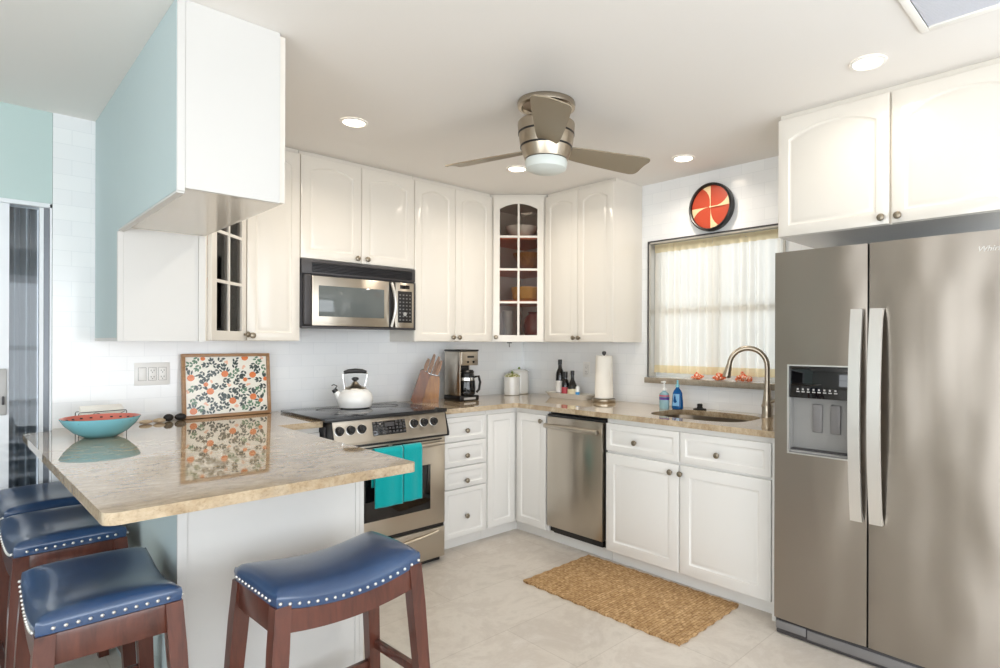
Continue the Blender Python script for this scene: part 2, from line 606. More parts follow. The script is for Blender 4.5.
# window frames with mullions in those two openings
b = MB()
for yy in (-5.6, -4.54, -3.48, -2.42):
    b.box((XL - .11, yy, .35), (XL - .05, yy + .06, 2.25))
for zz in (.35, 1.25, 2.19):
    b.box((XL - .105, -5.59, zz), (XL - .055, -2.37, zz + .06))
struct(b, 'window_1', 'door_frame', 0)
b = MB()
for xx in (-5.8, -4.5, -3.2, -1.9, -.66):
    b.box((xx, YF - .11, .35), (xx + .06, YF - .05, 2.25))
for zz in (.35, 1.25, 2.19):
    b.box((-5.79, YF - .105, zz), (-.61, YF - .055, zz + .06))
struct(b, 'window_2', 'door_frame', 0)

# kitchen window above the sink
b = MB()
e = .014
b.box((-.012, WY0, WZ0 + .004), (.06, WY0 + e, WZ1)); b.box((-.012, WY1 - e, WZ0 + .004), (.06, WY1, WZ1)); b.box((-.012, WY0, WZ1 - e), (.06, WY1, WZ1))
win = struct(b, 'window_3', 'winframe', 0)
b = MB()
b.box((-.016, WY1 - .003, WZ0 + .001), (-.0005, WY1 + .006, WZ1 + .006)).box((-.016, WY0, WZ1 - .003), (-.0005, WY1 - .003, WZ1 + .006))
b.done('edge_bead', 'dark', win, smooth=0)
b = MB()
b.box((.09, WY0, WZ0), (.125, WY0 + .05, WZ1)); b.box((.09, WY1 - .05, WZ0), (.125, WY1, WZ1))
for zz in (WZ0, (WZ0 + WZ1) / 2 - .03, WZ1 - .05):
    b.box((.088, WY0 + .05, zz), (.124, WY1 - .05, zz + .04))
for k in (1,):
    yy = WY0 + (WY1 - WY0) * k / 2
    b.box((.095, yy - .012, WZ0 + .05), (.115, yy + .012, WZ1 - .05))
b.done('sash', 'door_frame', win, smooth=0)
MB().box((.104, WY0 + .03, WZ0 + .03), (.107, WY1 - .03, WZ1 - .03)).done('pane', 'pane', win, smooth=0)
MB().box((-.045, WY0 - .02, WZ0 - .04), (.148, WY1 + .012, WZ0 - .001), .004).done('sill', 'sillstone', win)

# sliding glass door at the left end of the back wall
b = MB()
b.box((-3.1215, .012, 0), (-3.114, .12, 2.048)); b.box((-5.05, .012, 2.03), (-3.114, .12, 2.05)); b.box((-5.05, .012, 0), (-5.0, .12, 2.05))
d1 = struct(b, 'door_1', 'door_frame', 0)
MB().box((-3.144, .03, .02), (-3.122, .08, 2.03)).done('dark_jamb', 'dark_frame', d1, smooth=0)
b = MB().box((-3.16, .022, .02), (-3.1445, .07, 2.028))
b.done('sliding_stile', 'door_frame', d1, smooth=0)
b = MB()
b.box((-3.36, .022, .02), (-3.268, .066, 2.029)); b.box((-4.99, .022, .02), (-4.9, .066, 2.029)); b.box((-4.9, .022, .02), (-3.36, .066, .1)); b.box((-4.9, .022, 1.96), (-3.36, .066, 2.029))
b.done('sliding_frame', 'door_frame', d1, smooth=0)
MB().box((-3.269, .045, .02), (-3.16, .049, 2.029)).done('pane', 'pane', d1, smooth=0)
MB().box((-4.9, .045, .1), (-3.36, .049, 1.96)).done('pane', 'pane', d1, smooth=0)
lh = MB().box((-3.302, .004, 1.02), (-3.276, .0215, 1.24), .004).done('lock_handle', 'lightgrey', d1)
MB().box((-3.294, -.012, 1.07), (-3.284, .0035, 1.11), .003).done('latch', 'dark', lh)
# grey pleated curtain behind the glass
b = MB()
b.sheet(lambda u, v: (-4.95 + 1.80 * u, .22 + .04 * sin(u * 2 * pi * 42 + .8 * sin(u * 31)) + .012 * sin(u * 47 + v * 3), .03 + 2.2 * v), 700, 6)
tag(b.done('curtain', 'greycloth'), 'grey pleated curtain hanging behind the glass of the sliding door', 'curtain')

# ------------------------------------------------------------------ cabinets
def knob(parent, x, z, y=-.02):
    b = MB()
    b.lathe([(.006, 0), (.006, -.012), (.009, -.014), (.0155, -.018), (.0165, -.022), (.0145, -.027), (.009, -.0295), (.002, -.03)], 18, (x, y, z), 'y')
    return b.done('knob', 'knob', parent)


def front(parent, name, x, z, w, h, kn=None, arch=0, mt='cab', stile=.055, t=.02, g=.0015):
    d = MB().raised(x + g, z + g, w - 2 * g, h - 2 * g, t, stile, arch, y=-.001).done(name, mt, parent)
    if kn:
        knob(d, kn[0], kn[1], -.001 - t)
    return d


def upper(name, label, loc, rz, w, h, d, doors, mt='cab', arch=.035, crown=True):
    t = thing(name, label, 'cabinet', loc, rz)
    MB().box((.001, 0, 0), (w - .001, d, h)).done('body', mt, t, smooth=0)
    if crown:
        MB().box((.001, .008, h), (w - .001, d, H - .001 - loc[2])).done('top_filler', mt, t, smooth=0)
    for (x, dw, kx) in doors:
        front(t, 'door', x, .0, dw, h - .004, (kx, .03) if kx is not None else None, arch, mt, stile=.052 if dw > .3 else .045)
    return t


UB, UT = 1.376, 2.477
UH = UT - UB
XM0, XM1 = -2.042, -1.283       # microwave bay
# over the microwave
upper('microwave_cabinet', 'short white two-door upper cabinet directly above the microwave', (XM0, -.31, 1.864), 0, XM1 - XM0, UT - 1.864, .307,
      [(0, .38, .347), (.38, .379, .413)])
# solid door between the glass corner and the microwave
upper('upper_cabinet', 'tall white single-door upper cabinet to the left of the microwave', (-2.331, -.31, UB), 0, .288, UH, .307, [(0, .288, .026)])
# two-door right of the microwave
upper('upper_cabinet', 'tall white two-door upper cabinet above the knife block and coffee maker', (-1.282, -.31, UB), 0, .668, UH, .307,
      [(0, .334, .308), (.334, .334, .36)])
# two-door on the window wall
upper('upper_cabinet', 'tall white two-door upper cabinet above the bottle tray and paper towels', (-.31, -.614, UB), RB, .668, UH, .307,
      [(0, .336, .31), (.336, .332, .362)])
# over the fridge
upper('fridge_cabinet', 'wide white two-door cabinet above the steel refrigerator', (-.60, -2.57, 1.893), RB, 1.01, .58, .597,
      [(0, .502, .472), (.508, .502, .538)], arch=.05)


def diagonal(name, label, loc, rz, knob_right, dep):
    """corner cabinet 0.61 x 0.61 with a glazed diagonal door; local frame: corner of the walls at 0,0, room towards -x,-y"""
    t = thing(name, label, 'cabinet', loc, rz)
    P = [(-.004, -.004), (-.608, -.004), (-.608, -dep), (-.305, -.608), (-.004, -.608)]
    Q = [(-.024, -.024), (-.588, -.024), (-.588, -dep + .008), (-.297, -.588), (-.024, -.588)]
    b = MB()
    b.prism(P, 0, .018); b.prism(P, UH - .018, UH)
    for a, c in ((0, 1), (1, 2), (3, 4), (4, 0)):
        b.prism([P[a], P[c], Q[c], Q[a]], .018, UH - .018)
    b.prism([(p[0] + .006, p[1] + .006) if i in (2, 3) else p for i, p in enumerate(P)], UH, H - .001 - loc[2])
    b.done('body', 'cab', t, smooth=0)
    S = [(q[0] * .996, q[1] * .996) for q in Q]
    b = MB()
    T = [(s[0] * .985, s[1] * .985) for s in S]
    for a, c in ((0, 1), (1, 2), (3, 4), (4, 0)):
        b.prism([S[a], S[c], T[c], T[a]], .02, UH - .02)
    b.prism(T, .0185, .021)
    b.done('lining', 'brown', t, smooth=0)
    for z in (.31, .555, .80):
        MB().prism([(p[0] * .97 - .002, p[1] * .97 - .002) for p in T], z - .009, z + .009).done('shelf', 'brown', t, smooth=0)
    # door in its own rotated frame
    w = math.hypot(.303, .608 - dep)
    d = MB().frame(.024, .003, w - .048, UH - .008, .02, .048, .04, -.002, 2, 4).done('door', 'cab', t)
    d.location = (-.6085, -dep - .0005, 0); d.rotation_euler = (0, 0, -math.atan2(.608 - dep, .303))
    ff = MB().box((.0, -.001, .0), (.0235, .014, UH)).box((w - .0235, -.001, .0), (w, .014, UH)).done('face_frame', 'cab', t, smooth=0)
    ff.location = d.location; ff.rotation_euler = d.rotation_euler
    MB().box((.066, -.012, .045), (w - .066, -.0095, UH - .055)).done('pane', 'cabpane', d, smooth=0)
    knob(d, w - .046 if knob_right else .046, .035, -.022)
    return t


diagonal('corner_cabinet', 'white corner cabinet with arched glass door above the white canisters', (0, 0, UB), 0, False, .305)
# the other glazed corner cabinet sits where the hanging peninsula cabinet meets the back wall
XP = -2.945
side_cab = diagonal('corner_cabinet', 'white glass-door corner cabinet with plain side panel and aqua back under the hanging peninsula cabinet', (XP, 0, UB), pi / 2, True, .336)

# things on the shelves behind the corner glass
def lathe_thing(name, label, cat, loc, prof, mt, n=28, group=None):
    o = MB().lathe(prof, n).done(name, mt, None, loc)
    return tag(o, label, cat, group)


S1, S2, S3, S0 = UB + .0215, UB + .3195, UB + .5645, UB + .8095
lathe_thing('wicker_basket', 'golden wicker basket on a middle shelf behind the corner cabinet glass', 'basket', (-.28, -.36, S2),
            [(.09, 0), (.115, .02), (.125, .08), (.13, .11), (.122, .11), (.11, .02), (.05, .012)], 'basket')
lathe_thing('glass_jar', 'dark red glass jar on the bottom shelf behind the corner cabinet glass', 'jar', (-.26, -.42, S1),
            [(.05, 0), (.075, .03), (.085, .1), (.07, .17), (.045, .2), (.05, .215), (.04, .215), (.03, .2)], 'redglass')
lathe_thing('glass_vase', 'tall pale vase on the bottom shelf behind the corner cabinet glass', 'vase', (-.42, -.29, S1),
            [(.04, 0), (.045, .02), (.035, .08), (.04, .2), (.045, .22), (.038, .22), (.03, .1)], 'lightgrey')
lathe_thing('wooden_bowl', 'brown wooden bowl on an upper shelf behind the corner cabinet glass', 'bowl', (-.28, -.38, S3),
            [(.05, 0), (.09, .04), (.12, .1), (.128, .13), (.12, .13), (.085, .05), (.04, .02)], 'blockwood')
lathe_thing('serving_bowl', 'pale bowl on the top shelf behind the corner cabinet glass', 'bowl', (-.34, -.36, S0),
            [(.045, 0), (.08, .02), (.12, .07), (.13, .09), (.122, .09), (.08, .03), (.04, .015)], 'ceramic')
lathe_thing('pitcher', 'pale pitcher on a shelf behind the peninsula corner cabinet glass', 'pitcher', (XP + .36, -.3, S2),
            [(.05, 0), (.06, .04), (.055, .12), (.04, .17), (.048, .2), (.04, .2), (.03, .17), (.04, .1)], 'ceramic')
lathe_thing('decanter', 'dark red decanter on the bottom shelf behind the peninsula corner cabinet glass', 'decanter', (XP + .36, -.34, S1),
            [(.05, 0), (.058, .02), (.055, .12), (.02, .17), (.018, .22), (.022, .23), (.012, .23)], 'redglass')

# hanging peninsula cabinet: doors towards the range, aqua back, white end panel
HZ = 1.88
HY0 = -1.60
t = thing('hanging_cabinet', 'white cabinet hanging from the ceiling above the peninsula with aqua painted back', 'cabinet', (XP, -.612, HZ), 0)
HL = -.612 - HY0
MB().box((.022, -HL + .02, .001), (.322, -.0015, H - .001 - HZ)).done('body', 'cab', t, smooth=0)
MB().box((-.002, -HL + .006, -.012), (.0215, -.0005, H - .001 - HZ)).done('back_panel', 'teal', t, smooth=0)
MB().box((.0225, -HL, -.002), (.322, -HL + .0195, H - .001 - HZ), .001).done('end_panel', 'panel', t, smooth=0)
MB().box((-.001, -HL - .002, -.014), (.022, -HL + .0055, H - .001 - HZ), .001).done('edge_trim', 'panel', t, smooth=0)
MB().box((-.0005, -HL + .006, -.02), (.022, -.0006, -.0125)).done('bottom_trim', 'panel', t, smooth=0)
for k in (0, 1):
    d = MB().raised(.0015, 0, HL / 2 - .003, H - HZ - .012, .02, .05, .035, 0).done('door', 'cab', t)
    d.location = (.323, -HL + .004 + k * HL / 2, .002); d.rotation_euler = (0, 0, pi / 2)
    knob(d, HL / 2 - .03 if k == 0 else .03, .035, -.02)
# aqua back panel and white side panel of the corner cabinet (run down to the lower cabinet line)
# side panel and aqua back of that corner cabinet (world axes = its frame turned by 90 degrees)
def side_part(a, c, name, mt):
    # world offsets from (XP, -.612, UB) into the rotated frame of side_cab at (XP, 0, UB)
    b = MB().box((a[1] - .612, -a[0], a[2]), (c[1] - .612, -c[0], c[2]))
    return b.done(name, mt, side_cab, smooth=0)
side_part((-.002, .02, .012), (.0015, .609, H - .001 - UB), 'back_panel', 'teal')
side_part((-.002, .0005, HZ - UB - .0195), (.0015, .0199, H - .001 - UB), 'back_panel', 'teal')
side_part((-.003, .0, -.004), (.018, .02, HZ - UB - .021), 'edge_trim', 'panel')
side_part((-.0025, .0205, -.004), (.0015, .609, .0115), 'bottom_trim', 'panel')
side_part((.0185, .0005, -.002), (.3095, .0028, HZ - UB - .003), 'side_panel', 'panel')
side_part((.31, -.008, -.003), (.338, .0012, HZ - UB - .003), 'edge_trim', 'panel')

# base cabinets
BZ = .905
def base(name, label, loc, rz, w, d=.607, toe=True):
    t = thing(name, label, 'cabinet', loc, rz)
    MB().box((.001, 0, .082), (w - .001, d, BZ)).done('body', 'cab_base', t, smooth=0)
    if toe:
        MB().box((.001, .05, .0005), (w - .001, d, .0815)).done('toe_kick', 'cab_base', t, smooth=0)
    return t


t = base('drawer_cabinet', 'white base cabinet with four stacked drawers right of the range', (-1.262, -.61, 0), 0, .371)
for z0, z1, kz in ((.718, .878, .785), (.552, .714, .619), (.408, .548, .453), (.085, .404, .218)):
    front(t, 'drawer', .016, z0, .345, z1 - z0, (.19, kz), 0, 'cab_base', .03)
# L-shaped corner base
t = thing('corner_base_cabinet', 'white corner base cabinet with two narrow folding doors', 'cabinet', (0, 0, 0), 0)
L = [(-.889, -.003), (-.889, -.61), (-.61, -.61), (-.61, -.948), (-.003, -.948), (-.003, -.003)]
MB().prism(L, .082, BZ).done('body', 'cab_base', t, smooth=0)
L2 = [(-.889, -.004), (-.889, -.56), (-.56, -.56), (-.56, -.948), (-.004, -.948), (-.004, -.004)]
MB().prism(L2, .0005, .0815).done('toe_kick', 'cab_base', t, smooth=0)
d = MB().raised(0, 0, .243, .785, .02, .045, 0, 0).done('door', 'cab_base', t); d.location = (-.884, -.6105, .087)
d = MB().raised(0, 0, .302, .785, .02, .05, 0, 0).done('door', 'cab_base', t); d.location = (-.6105, -.636, .087); d.rotation_euler = (0, 0, RB)
knob(d, .266, .745, -.02)
# sink base
t = thing('sink_cabinet', 'wide white base cabinet under the sink with two doors and two drawer fronts', 'cabinet', (-.61, -1.472, 0), RB)
b = MB().box((.001, 0, .082), (1.077, .607, .1)).box((.001, 0, .1), (.019, .607, BZ)).box((1.059, 0, .1), (1.077, .607, BZ)).box((.019, .59, .1), (1.059, .607, BZ)).box((.019, 0, .1), (1.059, .018, BZ))
b.done('body', 'cab_base', t, smooth=0)
MB().box((.001, .05, .0005), (1.077, .607, .0815)).done('toe_kick', 'cab_base', t, smooth=0)
for x, w, kx, dk in ((.004, .532, .235, .487), (.541, .533, .78, .553)):
    front(t, 'drawer', x, .704, w, .172, (kx, .778), 0, 'cab_base', .036)
    front(t, 'door', x, .086, w, .606, (dk, .645), 0, 'cab_base', .062)
MB().box((1.0785, -.018, .0005), (1.098, .607, BZ)).done('side_panel', 'cab_base', t, smooth=0)
# filler cabinet left of the range
t = base('filler_cabinet', 'narrow white base unit in the corner between peninsula and range', (-2.285, -.61, 0), 0, .236)
front(t, 'door', .003, .086, .23, .79, None, 0, 'cab_base', .045)

# peninsula base
PY = -1.622
t = thing('peninsula_cabinet', 'white peninsula base with aqua back and plain white end panel', 'cabinet', (XP, PY, 0), 0)
PW = .64
MB().box((.022, .02, .001), (PW - .025, -PY - .003, BZ)).done('body', 'panel', t, smooth=0)
MB().box((.0, .006, .001), (.0215, -PY - .003, BZ)).done('back_panel', 'teal', t, smooth=0)
MB().box((.026, .0, .001), (PW - .036, .0195, BZ - .001)).done('end_panel', 'panel', t, smooth=0)
MB().box((-.002, -.004, .001), (.0255, .0055, BZ - .001), .001).done('edge_trim', 'panel', t, smooth=0)
MB().box((PW - .0355, -.003, .001), (PW - .018, .0195, BZ - .001), .001).done('edge_trim', 'panel', t, smooth=0)
MB().box((PW - .0175, -.0025, .001), (PW, .0195, BZ - .001), .001).done('edge_trim', 'panel', t, smooth=0)
for k in (0, 1):
    d = MB().raised(.002, .086, .488, .786, .02, .06, 0, 0).done('door', 'cab_base', t)
    d.location = (PW - .024, .022 + .492 * k, 0); d.rotation_euler = (0, 0, pi / 2)
    knob(d, .45 if k == 0 else .04, .82, -.02)

# ------------------------------------------------------------------ countertops
def counter(name, label, poly, holes=()):
    b = MB().prism(poly, BZ + .0015, CT, holes=holes)
    bm = b.bm
    es = []
    for e in bm.edges:
        if all(abs(v.co.z - CT) < 1e-5 for v in e.verts) and len(e.link_faces) == 2 and abs(e.calc_face_angle(0)) > 1:
            es.append(e)
    bmesh.ops.bevel(bm, geom=es, offset=.006, segments=3, affect='EDGES', profile=.5)
    return tag(b.done(name, 'granite'), label, 'countertop')


def arc(cx, cy, r, a0, a1, n=8):
    return [(cx + r * cos(a0 + (a1 - a0) * i / n), cy + r * sin(a0 + (a1 - a0) * i / n)) for i in range(n + 1)]


PL, PR, PF = -3.19, -2.288, -1.985
poly = [(-3.228, -.13)] + arc(PL + .035, PF + .021, .035, pi, 1.5 * pi, 5) + arc(PR - .02, PF + .02, .02, -pi / 2, 0, 4) + [(PR, -.66), (-2.05, -.66), (-2.05, -.003), (-3.108, -.003), (-3.125, -.085)]
counter('countertop', 'polished beige granite peninsula countertop with the stools around it', poly)
SKX, SKY = -.325, -1.985
hole = []
for i in range(40):
    a = 2 * pi * i / 40
    cc, ss = cos(a), sin(a)
    hole.append((SKX + .213 * abs(cc) ** (2 / 3.6) * (1 if cc > 0 else -1), SKY + .312 * abs(ss) ** (2 / 3.0) * (1 if ss > 0 else -1)))
poly = [(-1.286, -.003), (-1.286, -.65), (-.672, -.65), (-.65, -.672), (-.65, -2.577), (-.003, -2.577), (-.003, -.003)]
counter('countertop', 'polished beige granite countertop running around the corner and under the window', poly, [hole[::-1]])
# undermount sink
b = MB()
rings = []
for s, z in ((1.06, BZ), (1.0, BZ), (.97, BZ - .06), (.93, BZ - .15), (.85, BZ - .185), (.3, BZ - .195)):
    rings.append(b.ring([(SKX + (p[0] - SKX) * s, SKY + (p[1] - SKY) * s, z) for p in hole]))
for q, w in zip(rings, rings[1:]):
    b.bridge(q, w)
b.cap(rings[-1])
M['sinksteel'] = mat('brushed_sink_steel', (128, 116, 102), .3, metal=1)
sk = b.done('sink', 'sinksteel')
tag(sk, 'stainless undermount kitchen sink set into the granite below the window', 'sink')
MB().lathe([(.045, 0), (.04, .003), (.02, .002), (.004, .004)], 20, (SKX, SKY, BZ - .195)).done('drain', 'chrome', sk)

# ------------------------------------------------------------------ refrigerator
fr = thing('refrigerator', 'tall stainless side-by-side refrigerator with ice and water dispenser', 'refrigerator', (-.745, -2.612, 0), RB)
FW, FT, FB = .915, 1.80, .078
MB().box((.004, .066, .03), (FW - .004, .735, FT - .015)).done('body', 'grey', fr, smooth=0)
def fdoor(x0, x1, hole=None):
    b = MB(); nx, nz = 14, 1
    def yb(x):
        s = (x - x0) / (x1 - x0) * 2 - 1
        return .006 * s * s
    if not hole:
        pts = [(x0 + (x1 - x0) * i / nx, yb(x0 + (x1 - x0) * i / nx)) for i in range(nx + 1)]
        b.prism(pts + [(x1, .062), (x0, .062)], FB, FT)
    else:
        hx0, hx1, hz0, hz1 = hole
        def strip(a, c, z0, z1):
            n = max(2, int((c - a) / .03))
            pts = [(a + (c - a) * i / n, yb(a + (c - a) * i / n)) for i in range(n + 1)]
            b.prism(pts + [(c, .062), (a, .062)], z0, z1)
        strip(x0, x1, FB, hz0); strip(x0, x1, hz1, FT); strip(x0, hx0, hz0, hz1); strip(hx1, x1, hz0, hz1)
    return b


dl = fdoor(0, .4085, (.07, .338, .868, 1.268)).done('freezer_door', 'fridge_steel', fr, smooth=20)
drr = fdoor(.4165, FW).done('fridge_door', 'fridge_steel', fr, smooth=20)
dp = MB().box((.0705, .004, 1.122), (.3375, .05, 1.2675), .002).done('dispenser', 'black_gloss', fr)
b = MB()
b.box((.0705, .046, .8685), (.3375, .058, 1.1215)); b.box((.0705, .006, .8685), (.0755, .046, 1.1215)); b.box((.3325, .006, .8685), (.3375, .046, 1.1215)); b.box((.0755, .004, .8685), (.3325, .046, .880), .002)
M['recess'] = mat('silver_grey_plastic', (140, 139, 137), .3)
b.done('recess', 'recess', dp, smooth=0)
MB().box((.0755, .01, .8805), (.3325, .044, .886)).done('drip_tray', 'dark', dp)
for x in (.165, .245):
    MB().box((x, .034, .965), (x + .045, .0455, 1.095), .006).done('paddle', 'grey', dp)
b = MB()
for i in range(8):
    b.box((.105 + i * .024, .002, 1.148), (.119 + i * .024, .0045, 1.153)); b.box((.107 + i * .024, .002, 1.158), (.115 + i * .024, .0045, 1.166))
b.done('icons', 'lightgrey', dp, smooth=0)
b = MB()
for (a, c) in (((.064, -.003, .862), (.0705, .01, 1.274)), ((.3375, -.003, .862), (.344, .01, 1.274)), ((.0705, -.003, 1.268), (.3375, .01, 1.274)), ((.0705, -.003, .862), (.3375, .01, .868))):
    b.box(a, c)
b.done('bezel', 'steel_bright', dp, smooth=0)


def fhandle(x0, x1, parent):
    b = MB(); n = 20
    outer = []; inner = []
    za, zb = .615, 1.52
    for i in range(n + 1):
        s = i / n * 2 - 1
        z = za + (zb - za) * i / n
        yo = -.03 - .036 * (1 - s * s)
        outer.append((yo, z)); inner.append((min(yo + .014, -.002) if abs(s) < .93 else -.001 + .0 * s, z))
    b.prism(outer + inner[::-1], x0, x1, 'x')
    bm = b.bm
    return b.done('handle', 'steel_bright', parent, smooth=30)


fhandle(.352, .400, dl); fhandle(.428, .478, drr)
MB().box((.006, .014, .004), (FW - .006, .07, .072), .006).done('base_grille', 'dark', fr)
b = MB()
b.box((.008, .006, .028), (.15, .0135, .066), .003).box((.155, .008, .02), (.9, .0135, .062), .003)
b.done('grille_cover', 'grey', fr)


def text(body, size, depth, name, mt, parent, loc, rot=(pi / 2, 0, 0), shear=0):
    c = bpy.data.curves.new(name, 'FONT'); c.body = body; c.size = size; c.extrude = depth; c.shear = shear; c.resolution_u = 3
    o = bpy.data.objects.new('tmp_text', c); COL.objects.link(o)
    me = bpy.data.meshes.new_from_object(o.evaluated_get(bpy.context.evaluated_depsgraph_get()))
    bpy.data.objects.remove(o); bpy.data.curves.remove(c)
    me.name = name; me.materials.clear(); me.materials.append(M[mt])
    r = bpy.data.objects.new(name, me); COL.objects.link(r); r.parent = parent
    r.location = loc; r.rotation_euler = rot
    return r


text('Whirlpool', .03, .0015, 'badge', 'chrome', drr, (.797, .003, 1.722), shear=.3)

# ------------------------------------------------------------------ dishwasher
dw = thing('dishwasher', 'narrow stainless dishwasher with bar handle between corner and sink cabinets', 'dishwasher', (-.625, -.951, 0), RB)
W = .517
MB().box((.003, .03, .083), (W - .003, .6, .9)).done('body', 'black', dw, smooth=0)
d = MB().box((.006, -.012, .128), (W - .016, .0295, .872), .004).done('door', 'steel', dw)
MB().box((.004, -.006, .873), (W - .004, .0295, .888), .002).done('control_strip', 'black', dw)
b = MB().tube([(.018, -.046, .812), (W - .03, -.046, .812)], .016, 12)
for x in (.045, W - .057):
    b.cyl((x, -.044, .806), (x, -.012, .806), .008)
b.done('handle', 'steel', d)
MB().box((.05, .012, .085), (W - .03, .0295, .1265)).done('lower_panel', 'black', dw, smooth=0)
MB().box((.0, .065, .0005), (W, .09, .0815)).done('toe_kick', 'cab_base', dw, smooth=0)

# ------------------------------------------------------------------ range
RX0, RX1 = -2.047, -1.290
rg = thing('range', 'stainless slide-in electric range with black glass cooktop', 'range', (RX0, -.70, 0), 0)
W = RX1 - RX0
MB().box((.004, .035, .02), (W - .004, .66, .905)).done('body', 'dark', rg, smooth=0)
ck = MB().box((-.02, -.022, .9405), (W - .002, .60, .9555), .005).done('cooktop', 'cooktop', rg)
b = MB()
for (x, y, r) in ((.2, .15, .105), (.56, .16, .085), (.21, .43, .08), (.56, .42, .1)):
    b.tube([(x + r * cos(2 * pi * i / 40), y + r * sin(2 * pi * i / 40), .9555) for i in range(40)], .0012, 4, True)
b.done('burner_ring', 'grey', ck)
b = MB()
for p in (((-.022, -.026, .936), (W, -.0225, .957)),):
    b.box(*p, .001)
b.done('front_edge', 'black', ck)
# sloped control fascia
cp = MB().prism([(-.012, .9395), (-.045, .815), (-.045, .80), (.034, .80), (.034, .9395)], .024, W - .010, 'x').done('control_panel', 'steel', rg, smooth=0)
b = MB()
for x0, x1 in ((.012, .0235), (W - .0095, W)):
    b.prism([(-.006, .9395), (-.052, .812), (-.052, .79), (.034, .79), (.034, .9395)], x0, x1, 'x')
b.done('end_cap', 'black', cp, smooth=0)
MB().box((.012, -.048, .788), (W, .03, .7995), .003).done('lower_lip', 'black', cp)
ang = math.atan2(.033, .1245)
def on_fascia(o, x, z):
    s = (.9395 - z) / .1245
    o.location = (x, -.012 - .033 * s - .0008, z); o.rotation_euler = (-ang, 0, 0)
for x in (.058, .122, .186, .518, .587, .656):
    k = MB().lathe([(.026, 0), (.026, -.004), (.021, -.006), (.019, -.024), (.016, -.027), (.002, -.027)], 22, axis='y').box((-.004, -.031, -.018), (.004, -.026, .018), .001).done('knob', 'black', cp)
    MB().lathe([(.0265, .0005), (.0285, -.001), (.0285, -.003), (.0265, -.0035)], 24, axis='y', cap0=False, cap1=False).done('knob_ring', 'steel_bright', k)
    on_fascia(k, x, .884)
k = MB().box((-.105, -.003, -.04), (.105, .002, .04), .003).done('display', 'black_gloss', cp); on_fascia(k, .358, .877)
b = MB()
for i in range(9):
    for j in range(4):
        x = -.095 + i * .0235
        if 3 <= i <= 5 and j > 1:
            continue
        b.box((x - .0075, -.0042, -.03 + j * .019), (x + .0075, -.0025, -.018 + j * .019))
b.box((-.03, -.0042, .006), (.03, -.0025, .03))
b.done('button', 'dark', k, smooth=0)
# oven door, window, handle
od = MB().box((.004, -.014, .24), (W - .004, .0335, .784), .006).done('oven_door', 'steel', rg)
MB().box((.112, -.0165, .345), (W - .112, -.0142, .62), .012, 3).done('oven_window', 'black_gloss', od)
b = MB()
b.box((.05, -.0152, .764), (.36, -.0142, .772)).box((.385, -.0152, .764), (W - .03, -.0142, .772))
b.done('vent_slot', 'black', od, smooth=0)
n = 16
pts = [(.04 + (W - .08) * i / n, -.05 - .018 * (1 - (2 * i / n - 1) ** 2), .748 - .0 * i) for i in range(n + 1)]
b = MB().tube(pts, .0125, 12)
for x in (.06, W - .06):
    b.box((x - .012, -.052, .738), (x + .012, -.0135, .758), .003)
b.done('handle', 'steel', od)
sd = MB().box((.004, -.014, .03), (W - .004, .0335, .218), .006).done('storage_drawer', 'steel', rg)
pts = [(.06 + (W - .12) * i / n, -.022 - .014 * (1 - (2 * i / n - 1) ** 2), .196 - .022 * (1 - (2 * i / n - 1) ** 2)) for i in range(n + 1)]
MB().tube(pts, .010, 10).done('handle', 'steel', sd)
MB().box((.006, .0, .2185), (W - .006, .03, .2395)).done('gap_strip', 'black', rg, smooth=0)
MB().box((.02, .02, .001), (W - .02, .6, .0195)).done('foot_rail', 'black', rg, smooth=0)


def towel(x0, x1, label, drop, back):
    def fn(u, v):
        x = x0 + (x1 - x0) * u
        yb = RB_Y(x)
        L1, L0 = drop, back
        s = v * (L1 + pi * .017 + L0)
        w = .0035 * sin(u * 9 + 1) * min(1, abs(s - L1) / .15)
        if s < L1:
            return (x, yb - .017 + w, .748 - (L1 - s))
        if s < L1 + pi * .017:
            a = (s - L1) / .017
            return (x, yb - .017 * cos(a), .748 + .017 * sin(a))
        return (x, yb + .017 + w * .4, .748 - (s - L1 - pi * .017))
    b = MB().sheet(fn, 14, 46)
    o = b.done('hand_towel', 'towel', smooth=60)
    md = o.modifiers.new('thick', 'SOLIDIFY'); md.thickness = .008; md.offset = 1
    return tag(o, label, 'towel', 'teal towels on the oven handle')


def RB_Y(x):
    s = (x - (RX0 + .04)) / (W_R - .08) * 2 - 1
    return -.70 - .05 - .018 * (1 - s * s)


W_R = RX1 - RX0
towel(-1.808, -1.636, 'teal towel on the oven handle, the wider one partly behind the counter corner', .31, .2)
towel(-1.630, -1.506, 'teal towel on the oven handle, the narrower one nearer the handle end', .305, .21)

# ------------------------------------------------------------------ microwave
mw = thing('microwave', 'stainless and black over-the-range microwave below the short cabinet', 'microwave', (XM0, -.346, 1.452), 0)
W = XM1 - XM0; h = .408
MB().box((.002, .02, .006), (W - .002, .342, h)).done('body', 'dark', mw, smooth=0)
MB().box((.001, -.004, .0), (W - .001, .0195, .014), .003).done('bottom_lip', 'dark', mw)
MB().box((.002, .0, .3225), (W - .002, .0195, h), .003).done('top_bar', 'dark', mw)
b = MB()
for i in range(7):
    z = .336 + i * .0085
    b.prism([(-.006, z), (-.001, z + .004), (.0, z + .004), (.0, z)], .062, W - .03, 'x')
b.done('vent_grille', 'black', mw, smooth=0)
MB().box((.012, -.012, .016), (.058, .0195, .3195), .012, 3).done('door_edge', 'dark', mw)
dr = MB().box((.0585, -.010, .016), (.5585, .0195, .312), .004).done('door', 'steel', mw)
M['mesh_glass'] = mat('grey_screened_glass', (98, 104, 104), .06, spec=.6)
